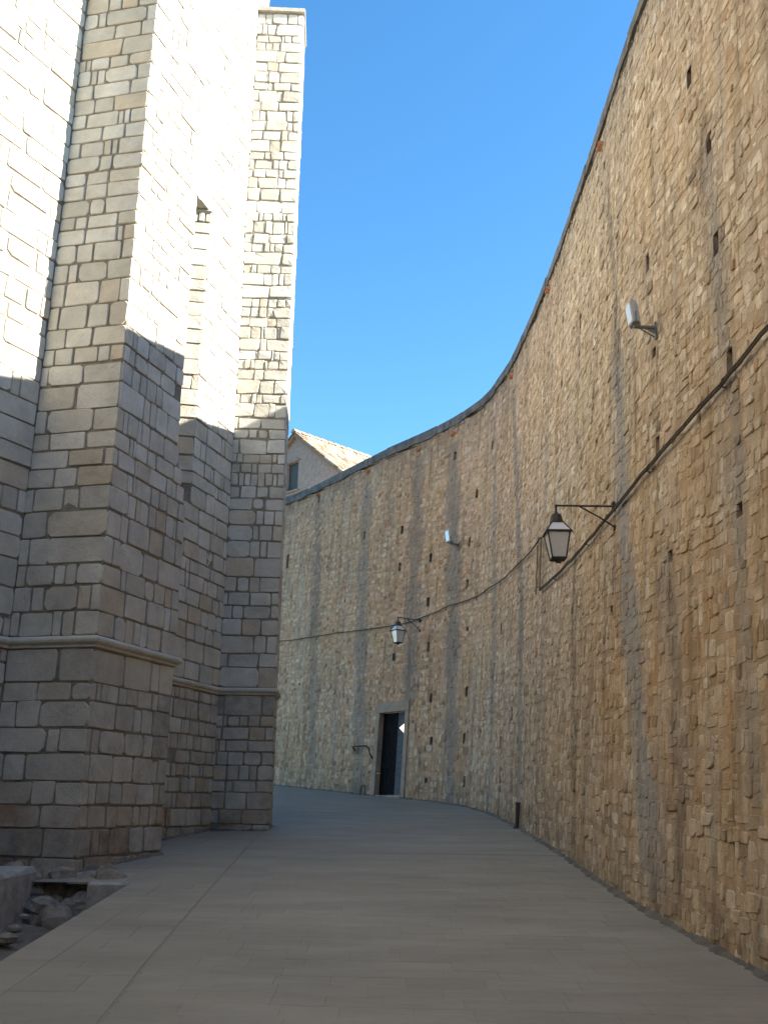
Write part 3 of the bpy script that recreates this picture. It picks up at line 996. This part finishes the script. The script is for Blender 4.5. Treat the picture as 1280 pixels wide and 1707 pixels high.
# kerb course and left strip
y = 3.0
while y < 11.0:
    L = pr_.uniform(.75, 1.15)
    y1 = min(y + L, 11.04)
    slab([(EDGE_X, y + .0012), (EDGE_X + .34, y + .0012), (EDGE_X + .34, y1 - .0012), (EDGE_X, y1 - .0012)], pr_.uniform(.6, 1.0))
    y = y1
y = 3.0
while y < 16.4:
    L = pr_.uniform(.34, .5)
    y1 = y + L
    if y < 11.04 < y1 + .12: y1 = 11.04
    xa = EDGE_X + .342 if y < 11.03 else (-2.75 if y < 13.4 else -2.6)
    xb0 = groove_x(y) - .012; xb1 = groove_x(y1) - .012
    nsp = pr_.choice((1, 2))
    cut = [0] + sorted(pr_.uniform(.3, .7) for _ in range(nsp - 1)) + [1]
    for a, b in zip(cut[:-1], cut[1:]):
        g = .0010
        slab([(xa + (xb0 - xa) * a + g, y + g), (xa + (xb0 - xa) * b - g, y + g), (xa + (xb1 - xa) * b - g, y1 - g), (xa + (xb1 - xa) * a + g, y1 - g)], pr_.random())
    y = y1
# main carriage: rows laid across, slightly oblique near the viewer
def wall_x(y):
    k = int(np.argmin(np.abs(_y - y)))
    return float(_x[k])
y = 3.0
while y < 31:
    L = pr_.uniform(.22, .27)
    y1 = y + L
    ym = (y + y1) / 2
    xl = groove_x(ym) + .012 if ym < 16.6 else (-1.84 if ym < 17.7 else -8)
    xr = wall_x(ym) + .1
    x = xl
    while x < xr - .02:
        wd = pr_.uniform(.32, .62)
        x1 = x + wd
        if xr - x1 < .25: x1 = xr
        g = .0008
        sk = lambda q: -.05 * (q - xl) * (1 if ym < 14 else 0)
        slab([(x + g, y + g + sk(x)), (x1 - g, y + g + sk(x1)), (x1 - g, y1 - g + sk(x1)), (x + g, y1 - g + sk(x))], pr_.random())
        x = x1
    y = y1
# ledge paving beside the church
y = 11.05
while y < 16.4:
    y1 = min(y + pr_.uniform(.4, .6), 16.5)
    xw = float(np.interp((y + y1) / 2, [11.05, 11.7, 13.5, 14.0, 16.6], [-3.3, -3.45, -2.95, -3.5, -2.85]))
    slab([(xw, y + .003), (-2.755 if y < 13.4 else -2.605, y + .003), (-2.755 if y < 13.4 else -2.605, y1 - .003), (xw, y1 - .003)], pr_.uniform(.7, 1))
    y = y1
pv.sort(key=lambda q: -q[0])
print("slabs", len(pv))
for ap, vs, fs, a in pv[:300]:
    MB().add(vs, fs, **a).build("paving_slab", M_PAV, so_)
mb = MB()
for ap, vs, fs, a in pv[300:]: mb.add(vs, fs, **a)
mb.build("paving", M_PAV, so_)['kind'] = 'stuff'

# ------------------------------------------------------------------ sunken strip beside the church
yd = MB()
n = 26; m_ = 40
vs = []
for i in range(m_ + 1):
    for j in range(n + 1):
        x = -9 + (EDGE_X + 9) * j / n; y = 2 + 10.0 * i / m_
        vs.append((x, y, .12 + .02 * y + .05 * math.sin(x * 5.1 + y * 2) * math.sin(y * 4.3) + .03 * math.sin(x * 11 + y * 7)))
fs = [(i * (n + 1) + j, i * (n + 1) + j + 1, (i + 1) * (n + 1) + j + 1, (i + 1) * (n + 1) + j) for i in range(m_) for j in range(n)]
yd.add(vs, fs)
yo = yd.build("sunken_yard", M_EARTH, None, True)
tag(yo, "dark stony strip of ground below the street edge", kind="structure")
# loose stones lying there: individuals
STN = []
for i in range(7):
    x = -4.05 + .2 * i + fr.uniform(-.06, .06); y = (10.1, 9.3, 10.6, 9.8, 9.2, 10.4, 9.9)[i]
    r0 = fr.uniform(.05, .11)
    vs = []
    for la in range(4):
        ph = math.pi * (la + .5) / 4
        for lo in range(6):
            th = 2 * math.pi * lo / 6
            vs.append(((math.sin(ph) * math.cos(th) * r0 * 1.3) * fr.uniform(.8, 1.15), math.sin(ph) * math.sin(th) * r0 * fr.uniform(.8, 1.15), math.cos(ph) * r0 * .6))
    fs = [(a * 6 + b, (a + 1) * 6 + b, (a + 1) * 6 + (b + 1) % 6, a * 6 + (b + 1) % 6) for a in range(3) for b in range(6)] + [tuple(range(6)), tuple(range(18, 24))[::-1]]
    o = MB().add(vs, fs, tint=fr.random() * .5, warm=.3, rust=.2, dark=.8).build("loose_stone", M_CH)
    o.location = (x, y, .2 + .02 * y + .02)
    STN.append(o)
for o_, lb in zip(STN, ("loose stone at the foot of the grey ledge, leftmost in the strip", "loose stone second from the left in the sunken strip",
    "loose stone against the buttress footing, between ledge and step", "loose stone in the middle of the sunken strip",
    "loose stone in the strip nearest the street kerb, on the left of the step", "loose stone right in front of the squared step block", "loose stone under the street edge, rightmost in the strip")):
    tag(o_, lb, "stone", "loose stones at the church foot")
# stone ledge block at the left
def bevbox(x0, x1, y0, y1, z0, z1, b=.02, jit=.012, r_=fr):
    vs = []
    for z_, ins in ((z0, 0), (z1 - b, 0), (z1, b)):
        for x, y in ((x0 + ins, y0 + ins), (x1 - ins, y0 + ins), (x1 - ins, y1 - ins), (x0 + ins, y1 - ins)):
            vs.append((x + r_.uniform(-jit, jit), y + r_.uniform(-jit, jit), z_ + r_.uniform(-jit, jit) * .5))
    fs = [(r * 4 + k, r * 4 + (k + 1) % 4, (r + 1) * 4 + (k + 1) % 4, (r + 1) * 4 + k) for r in range(2) for k in range(4)]
    fs += [(3, 2, 1, 0), (8, 9, 10, 11)]
    return vs, fs
v, f = bevbox(-5.6, -3.72, 10.15, 11.2, .1, .88, .05, .02)
o = MB().add(v, f).build("stone_ledge", M_BLOCK)
tag(o, "low grey stone ledge in the bottom left corner beneath the near buttress", "stone ledge")
v, f = bevbox(-3.08, EDGE_X - .012, 10.86, 11.04, -.1, sz_(0, 11.05) + .01, .02, .004)
o = MB().add(v, f).build("stone_step", M_BLOCK)
tag(o, "squared grey step block where the street edge meets the near buttress", "stone step")

gm = MB()
gm.add([(-3000, -3000, -1.25), (3000, -3000, -1.25), (3000, 3000, -1.25), (-3000, 3000, -1.25)], [(0, 1, 2, 3)])
tag(gm.build("ground", M_GROUND), "low ground beyond the walls", kind="structure")

# dark strips added along the wall feet, standing in for contact shade
def contact_strip(fun, n, name):
    vs = []; fs = []
    for i in range(n + 1):
        (x, y), (ox, oy) = fun(i / n)
        wdt = .03 + .05 * abs(math.sin(i * .37) * math.sin(i * .11 + 1)) + fr.uniform(0, .03); hh = .012 + wdt * .45
        z0_ = sz_(x, y)
        vs += [(x - ox * .05, y - oy * .05, z0_ + hh), (x + ox * wdt * .4, y + oy * wdt * .4, z0_ + hh * .5 + fr.uniform(0, .008)), (x + ox * wdt, y + oy * wdt, sz_(x + ox * wdt, y + oy * wdt) - .002)]
        if i:
            a = 3 * i
            fs += [(a - 3, a, a + 1, a - 2), (a - 2, a + 1, a + 2, a - 1)]
    o = MB().add(vs, fs).build(name, M_EARTH, so_, True); o['kind'] = 'stuff'
def fw(t_):
    s_ = S0 + 1 + t_ * (SE - S0 - 3); yy = float(np.interp(s_, S, _y)); p_ = W(s_, sz_(0, yy)); n_ = normal(s_)
    return (p_[0], p_[1]), (-n_.x, -n_.y)
contact_strip(fw, 900, "wall_foot_contact_strip")
for P0_, P1_, nn in ((A + .1 * d2, Rl, n2_), (I2 + 2.0 * od, I2, on), (I2, J2, n2f)):
    contact_strip(lambda t_: (tuple(P0_ + (P1_ - P0_) * t_), tuple(nn)), 40, "wall_foot_contact_strip")

# ------------------------------------------------------------------ wall lanterns
def lantern(anchor_s, anchor_z, label):
    nrm = -normal(anchor_s)
    p = Vector(W(anchor_s, anchor_z, .02))
    root = empty("wall_lantern", p)
    tag(root, label, "lantern", "lanterns on iron brackets along the fortress wall")
    up = Vector((0, 0, 1)); side = nrm.cross(up).normalized()
    Rm = Matrix((side, nrm, up)).transposed()        # local x = along wall, y = out of wall
    def P(x, y, z_): return Rm @ Vector((x, y, z_))
    ARM = .70
    mb = MB()
    mb.tube([P(0, 0, 0), P(0, ARM, 0)], .012, 6)
    mb.tube([P(0, ARM, .012), P(0, ARM, -.11)], .014, 6)
    mb.build("bracket_arm", M_IRON, root)
    mb = MB(); mb.tube([P(0, .42, -.005), P(0, .2, -.13), P(0, -.01, -.27)], .010, 6); mb.build("brace", M_IRON, root)
    mb = MB()
    mb.box(P(0, .0, 0), .07, .05, .10, Rm); mb.box(P(0, .0, -.27), .05, .04, .06, Rm)
    mb.build("wall_plate", M_IRON, root)
    c = P(0, ARM, 0)
    ang = math.atan2(nrm.y, nrm.x) + math.pi / 4
    # cap, hood, rim, cage, panes, floor
    mb = MB()
    mb.frustum(c + Vector((0, 0, -.115)), .035, .02, .03, 8, ang)
    mb.frustum(c + Vector((0, 0, -.215)), .085, .06, .10, 8, ang)
    mb.frustum(c + Vector((0, 0, -.135)), .065, .035, .02, 8, ang)
    mb.build("cap", M_IRON, root)
    mb = MB()
    z_t, z_r, z_b = -.215, -.345, -.66
    r_t, r_r, r_b = .092, .205, .115
    for k in range(4):
        a = ang + k * math.pi / 2; e = Vector((math.cos(a), math.sin(a), 0))
        mb.tube([c + e * r_t + Vector((0, 0, z_t)), c + e * r_r + Vector((0, 0, z_r))], .008, 5)
        mb.tube([c + e * (r_r - .02) + Vector((0, 0, z_r)), c + e * r_b + Vector((0, 0, z_b))], .009, 5)
        mb.tube([c + e * (r_r) + Vector((0, 0, z_r + .003)), c + e * (r_r + .025) + Vector((0, 0, z_r - .035))], [.009, .005], 5)
    for (rr, zz, t_) in ((r_r, z_r, .011), (r_t, z_t, .009), (r_b, z_b, .012)):
        pts = [c + Vector((math.cos(ang + k * math.pi / 2) * rr, math.sin(ang + k * math.pi / 2) * rr, zz)) for k in range(4)]
        for k in range(4): mb.tube([pts[k], pts[(k + 1) % 4]], t_, 5)
    mb.frustum(c + Vector((0, 0, z_b - .012)), r_b + .004, r_b + .004, .014, 4, ang)
    mb.frustum(c + Vector((0, 0, z_b - .045)), .03, .05, .034, 8, ang)
    mb.build("frame", M_IRON, root)
    for k in range(4):
        a0 = ang + k * math.pi / 2; a1 = a0 + math.pi / 2
        def q(a, rr, zz): return c + Vector((math.cos(a) * rr, math.sin(a) * rr, zz))
        for (ra, za, rb, zb_) in ((r_r - .024, z_r - .012, r_b - .004, z_b + .012), (r_t - .004, z_t - .005, r_r - .008, z_r + .01)):
            o4 = [q(a0, ra, za), q(a1, ra, za), q(a1, rb, zb_), q(a0, rb, zb_)]
            i4 = [q(a0, ra - .005, za), q(a1, ra - .005, za), q(a1, rb - .005, zb_), q(a0, rb - .005, zb_)]
            MB().add(o4 + i4, [(0, 1, 2, 3), (7, 6, 5, 4), (0, 4, 5, 1), (1, 5, 6, 2), (2, 6, 7, 3), (3, 7, 4, 0)]).build("pane", M_GLASS, root)
    mb = MB()
    mb.tube([c + Vector((0, 0, -.22)), c + Vector((0, 0, -.36))], .018, 6)
    mb.tube([c + Vector((0, 0, -.36)), c + Vector((0, 0, -.42)), c + Vector((0, 0, -.50)), c + Vector((0, 0, -.54))], [.02, .05, .045, .01], 8)
    mb.build("bulb", M_WHITE, root, True)
    return root
s1 = s_of(2.78, 11.07, 5.02); s2 = s_of(.98, 25.0, 6.15)
lantern(s1, 5.02, "larger-looking near lantern on its iron bracket, above the kink in the cable")
lantern(s2, 6.15, "smaller-looking far lantern on its iron bracket, above the dark doorway")

# ------------------------------------------------------------------ floodlights
def floodlight(sa, za, label, along, sc_=1.0):
    nrm = -normal(sa); p = Vector(W(sa, za, .02))
    root = empty("floodlight", p)
    tag(root, label, "floodlight", "white floodlights on the fortress wall")
    up = Vector((0, 0, 1)); side = nrm.cross(up).normalized()
    Rm = Matrix((side, nrm, up)).transposed()
    def P(x, y, z_): return Rm @ Vector((x, y, z_)) * sc_
    mb = MB()
    mb.box(P(0, .15, 0), .035 * sc_, .30 * sc_, .035 * sc_, Rm)
    mb.tube([P(0, .24, -.01), P(0, .02, -.15)], .011 * sc_, 5)
    mb.box(P(0, 0, -.05), .05 * sc_, .02 * sc_, .26 * sc_, Rm)
    # plate filling the corner of bracket
    v = [P(-.006, 0, -.012), P(-.006, .17, -.012), P(-.006, 0, -.10), P(.006, 0, -.012), P(.006, .17, -.012), P(.006, 0, -.10)]
    mb.add(v, [(0, 1, 2), (5, 4, 3), (0, 3, 4, 1), (1, 4, 5, 2), (2, 5, 3, 0)])
    mb.build("bracket", M_GREYM, root)
    T = Rm @ Matrix.Rotation(R(-6), 3, 'X')
    c = P(0, .30, .20)
    mb = MB()
    vs = []
    hw = .10; hh = .16
    for (w_, h_, d_) in ((hw * .8, hh * .8, -.055), (hw, hh, .0), (hw, hh, .05), (hw * .92, hh * .92, .058)):
        for sx_, sz2 in ((-1, -1), (1, -1), (1, 1), (-1, 1)):
            vs.append(c + T @ Vector((sx_ * w_, d_, sz2 * h_)) * sc_)
    fs = [(r * 4 + k, r * 4 + (k + 1) % 4, (r + 1) * 4 + (k + 1) % 4, (r + 1) * 4 + k) for r in range(3) for k in range(4)] + [(3, 2, 1, 0), (12, 13, 14, 15)]
    mb.add(vs, fs); mb.build("housing", M_WHITE, root)
    vs = [c + T @ Vector((x * hw * .85, d_, z_ * hh * .85)) * sc_ for d_ in (.059, .064) for x, z_ in ((-1, -1), (1, -1), (1, 1), (-1, 1))]
    MB().add(vs, [(3, 2, 1, 0), (4, 5, 6, 7), (0, 1, 5, 4), (1, 2, 6, 5), (2, 3, 7, 6), (3, 0, 4, 7)]).build("glass", M_BLUEGLASS, root)
    mb = MB()
    for sx_ in (-1, 1):
        mb.tube([P(sx_ * .11, .30, .18), P(sx_ * .11, .30, .03), P(0, .29, .0)], .010 * sc_, 5)
    mb.build("yoke", M_GREYM, root)
    mb = MB(); mb.box(P(0, .26, .03), .07 * sc_, .09 * sc_, .08 * sc_, Rm); mb.build("junction_box", M_GREYM, root)
    return root
floodlight(s_of(2.93, 9.41, 6.55), 6.55, "white floodlight high on the near part of the wall, above the near lantern", 0, .78)
floodlight(s_of(1.91, 23.65, 7.85), 7.85, "small white floodlight on the far bend of the wall, between the two lanterns", 0, .95)

# ------------------------------------------------------------------ cables
def on_wall(pts, off, sag=0, nseg=8, r=None):
    r = r or random.Random(3)
    out = []
    for a, b in zip(pts[:-1], pts[1:]):
        sa, sb_ = s_of(*a), s_of(*b)
        for k in range(nseg):
            t_ = k / nseg
            out.append(W(sa + (sb_ - sa) * t_, a[2] + (b[2] - a[2]) * t_ - sag * 4 * t_ * (1 - t_) + r.uniform(-.008, .008), off + r.uniform(-.006, .006)))
    out.append(W(s_of(*pts[-1]), pts[-1][2], off))
    return out
p1 = on_wall([(3.05, 2.0, 5.25), (3.02, 6.88, 5.15), (2.89, 8.51, 5.03), (2.77, 11.06, 4.92), (2.76, 13.6, 4.98), (2.75, 16.25, 5.10)], .055, .012)
up_ = on_wall([(2.75, 16.25, 5.10), (2.80, 16.30, 6.05)], .055)
p3 = on_wall([(2.80, 16.35, 6.08), (2.74, 18.53, 6.14), (2.47, 21.45, 6.27), (1.69, 23.87, 6.32), (.98, 25.0, 6.2), (.36, 25.77, 6.15), (-1.38, 28.25, 6.34), (-3.58, 31.4, 6.55), (-6.2, 33.9, 6.7)], .055, .02)
cab = MB().tube(p1, .014, 6).tube([(p[0], p[1], p[2] + .028) for p in p1], .008, 5)
o = cab.build("power_cable", M_CABLE)
tag(o, "lower black cable run along the near part of the fortress wall", "cable")
o = MB().tube(p3, .014, 6).build("power_cable", M_CABLE)
tag(o, "upper black cable run along the far bend of the fortress wall", "cable")
for i in range(0, len(p1), 4):
    pass
cmb = MB().tube(up_, .016, 6)
o = cmb.build("conduit", M_CONDUIT)
tag(o, "short vertical conduit joining the lower and upper cable, right-hand one of the pair", "conduit")
up2 = on_wall([(2.75, 16.75, 5.14), (2.80, 16.80, 6.05)], .03)
o = MB().tube(up2, .013, 6).build("conduit", M_CONDUIT)
tag(o, "short vertical conduit joining the lower and upper cable, left-hand one of the pair", "conduit")
# clamp hooks under the lower cable
for k, (x, y, z_) in enumerate([(2.97, 7.64, 5.10), (2.83, 9.5, 4.98), (2.76, 12.4, 4.95), (2.75, 14.8, 5.02)]):
    s_ = s_of(x, y, z_)
    mb = MB().tube([W(s_, z_ + .07, .0), W(s_, z_ + .02, .06), W(s_, z_ - .05, .085), W(s_, z_ - .06, .03)], .009, 5)
    o = mb.build("cable_hook", M_IRON)
    tag(o, ("small iron hook under the lower cable, nearest the right edge of the picture", "small iron hook under the lower cable, just right of the near lantern",
            "small iron hook under the lower cable, just left of the near lantern bracket", "small iron hook under the lower cable, beside the vertical conduits")[k], "hook", "iron hooks along the lower cable")

# black short downpipe at the wall foot
s_ = s_of(2.44, 17.6, 1.4)
zf = street_z(17.55)
mb = MB().tube([W(s_, zf + .02, .06), W(s_, zf + .40, .06)], .036, 10)
root = empty("standpipe", W(s_, zf, .06))
tag(root, "short black iron pipe standing against the foot of the fortress wall", "pipe")
def under(o, root): o.matrix_parent_inverse = Matrix.Translation(-root.location); return o
under(mb.build("pipe", M_IRON, root), root)
under(MB().tube([W(s_, zf + .40, .06), W(s_, zf + .44, .06)], .046, 10).build("collar", M_IRON, root), root)
under(MB().tube([W(s_, zf - .02, .06), W(s_, zf + .025, .06)], .06, 10).build("base_flange", M_IRON, root), root)

# iron bar and hoop beside the doorway
sa, sb_ = s_of(-.31, 26.2, 2.93), s_of(-.77, 26.85, 2.99)
mb = MB().tube([W(sb_, 2.90, .0), W(sb_, 3.0, .10), W((sa + sb_) / 2, 3.01, .12), W(sa + .12, 3.0, .12), W(sa, 2.93, .12), W(sa - .05, 2.78, .1), W(sa - .05, 2.66, .0)], .022, 7)
o = mb.build("handrail", M_IRON)
tag(o, "short bent iron handrail fixed to the wall left of the dark doorway", "handrail")
sh = s_of(-.47, 26.29, 1.98)
zf = street_z(26.4)
pts = [W(sh + .11, zf, .06), W(sh + .11, zf + .16, .06), W(sh + .06, zf + .23, .06), W(sh - .04, zf + .23, .06), W(sh - .09, zf + .16, .06), W(sh - .09, zf, .06)]
o = MB().tube(pts, .014, 6).build("boot_scraper", M_IRON)
tag(o, "low iron hoop at the wall foot below the bent handrail", "iron hoop")

# ------------------------------------------------------------------ house beyond the wall
hs = empty("house", (-3.2, 38, 2))
tag(hs, "stone gabled house with a pale tiled roof, rising behind the fortress wall", "house")
def hp(o): o.matrix_parent_inverse = Matrix.Translation(-hs.location); return o
YAW = R(45)
gx_ = Vector((math.cos(YAW), -math.sin(YAW), 0)); gy_ = Vector((math.sin(YAW), math.cos(YAW), 0))
AP = Vector((-3.72, 38.0, 16.35))
HWD, PIT, LEN = 3.6, R(39), 7.5
drop = HWD * math.tan(PIT)
def HP(a, b, z_): return Vector((AP.x, AP.y, 0)) + gx_ * a + gy_ * b + Vector((0, 0, z_))
M_HOUSE = plain("grey_pink_rubble_render", (.31, .265, .225), .95, 0, .22, 7, .03)
v = []
for b in (0, LEN):
    v += [HP(-HWD, b, -1), HP(HWD, b, -1), HP(HWD, b, AP.z - drop), HP(0, b, AP.z), HP(-HWD, b, AP.z - drop)]
# gable with a real window opening
wx0, wx1, wz0, wz1 = -.52, .20, 13.9, 15.15
mb = MB()
mb.add(v, [(9, 8, 7, 6, 5), (1, 6, 7, 2), (0, 4, 9, 5)])
gpts = [(-HWD, -1), (HWD, -1), (HWD, AP.z - drop), (0, AP.z), (-HWD, AP.z - drop), (wx0, wz0), (wx1, wz0), (wx1, wz1), (wx0, wz1)]
gv = [HP(a, 0, z_) for a, z_ in gpts] + [HP(a, .3, z_) for a, z_ in gpts[5:]]
mb.add(gv, [(0, 1, 6, 5), (1, 2, 7, 6), (2, 3, 7), (3, 8, 7), (3, 4, 8), (4, 0, 5, 8), (5, 6, 10, 9), (6, 7, 11, 10), (7, 8, 12, 11), (8, 5, 9, 12)])
hp(mb.build("wall", M_HOUSE, hs))
win = MB()
win.add([HP(wx0, .12, wz0), HP(wx1, .12, wz0), HP(wx1, .12, wz1), HP(wx0, .12, wz1), HP(wx0, .16, wz0), HP(wx1, .16, wz0), HP(wx1, .16, wz1), HP(wx0, .16, wz1)], [(0, 1, 2, 3), (7, 6, 5, 4)])
wo_ = hp(win.build("window_shutter", M_SHUT, hs))
mb = MB()
Rg = Matrix((gx_, gy_, Vector((0, 0, 1)))).transposed()
for zz in (wz0 - .03, wz1 + .03):
    mb.box(HP((wx0 + wx1) / 2, -.03, zz), (wx1 - wx0) + .2, .12, .06, Rg)
hp(mb.build("window_frame", M_HOUSE, hs))
# tiled roof: rows of barrel tiles, each its own
M_TILE = None
def tile_mat():
    m, t, p = new_mat("sun_bleached_clay_tile")
    c = ramp(t, att(t, 'tint'), [(0, (.16, .10, .06)), (.4, (.34, .26, .17)), (1, (.46, .39, .28))])
    t.links.new(c, p.inputs['Base Color']); p.inputs['Roughness'].default_value = .9
    return m
M_TILE = tile_mat()
tr = random.Random(4)
for side in (1, -1):
    mb = MB()
    rd = (gx_ * side * math.cos(PIT) + Vector((0, 0, -math.sin(PIT))))
    rn = (gx_ * side * math.sin(PIT) + Vector((0, 0, math.cos(PIT))))
    slopeL = HWD / math.cos(PIT) + .35
    o0 = AP + Vector((0, 0, .04))
    c4 = [o0 - gy_ * .15, o0 + gy_ * LEN, o0 + gy_ * LEN + rd * slopeL, o0 - gy_ * .15 + rd * slopeL]
    mb.add([p_ for p_ in c4] + [p_ - rn * .1 for p_ in c4], [(0, 1, 2, 3), (7, 6, 5, 4), (0, 4, 5, 1), (1, 5, 6, 2), (2, 6, 7, 3), (3, 7, 4, 0)], tint=.2)
    deck = hp(mb.build("roof", M_TILE, hs))
    mb = MB()
    b = -.1
    while b < LEN:
        t_ = 0
        while t_ < slopeL:
            L = .40
            vs = []
            r0, r1 = .085, .105
            lift = tr.uniform(0, .015)
            for (tt, rr, dz) in ((t_, r0, .03), (t_ + L, r1, .045)):
                for k in range(5):
                    th = math.pi * k / 4
                    vs.append(o0 + rd * tt + gy_ * (b + math.cos(th) * rr) + rn * (math.sin(th) * rr + dz * .3 + lift))
            mb.add(vs, [(k, k + 1, 5 + k + 1, 5 + k) for k in range(4)] + [(9, 8, 7, 6, 5)], tint=tr.random())
            t_ += .36
        b += .21
    k_ = hp(mb.build("roof_tiles", M_TILE, deck)); k_['kind'] = 'stuff'
    k_.matrix_parent_inverse = Matrix.Identity(4)
    deck.matrix_parent_inverse = Matrix.Translation(-hs.location)
mb = MB()
b = -.2
while b < LEN:
    c0 = AP + gy_ * b + Vector((0, 0, .05)); c1 = c0 + gy_ * .42
    vs = []
    for c_, rr in ((c0, .15), (c1, .12)):
        for k in range(6):
            th = math.pi * k / 5
            vs.append(c_ + gx_ * math.cos(th) * rr + Vector((0, 0, math.sin(th) * rr + .04)))
    hp(MB().add(vs, [(k, k + 1, 6 + k + 1, 6 + k) for k in range(5)] + [(0, 1, 2, 3, 4, 5)], tint=tr.random()).build("ridge_tile", M_TILE, hs))
    b += .38
print("objects", len(bpy.data.objects))
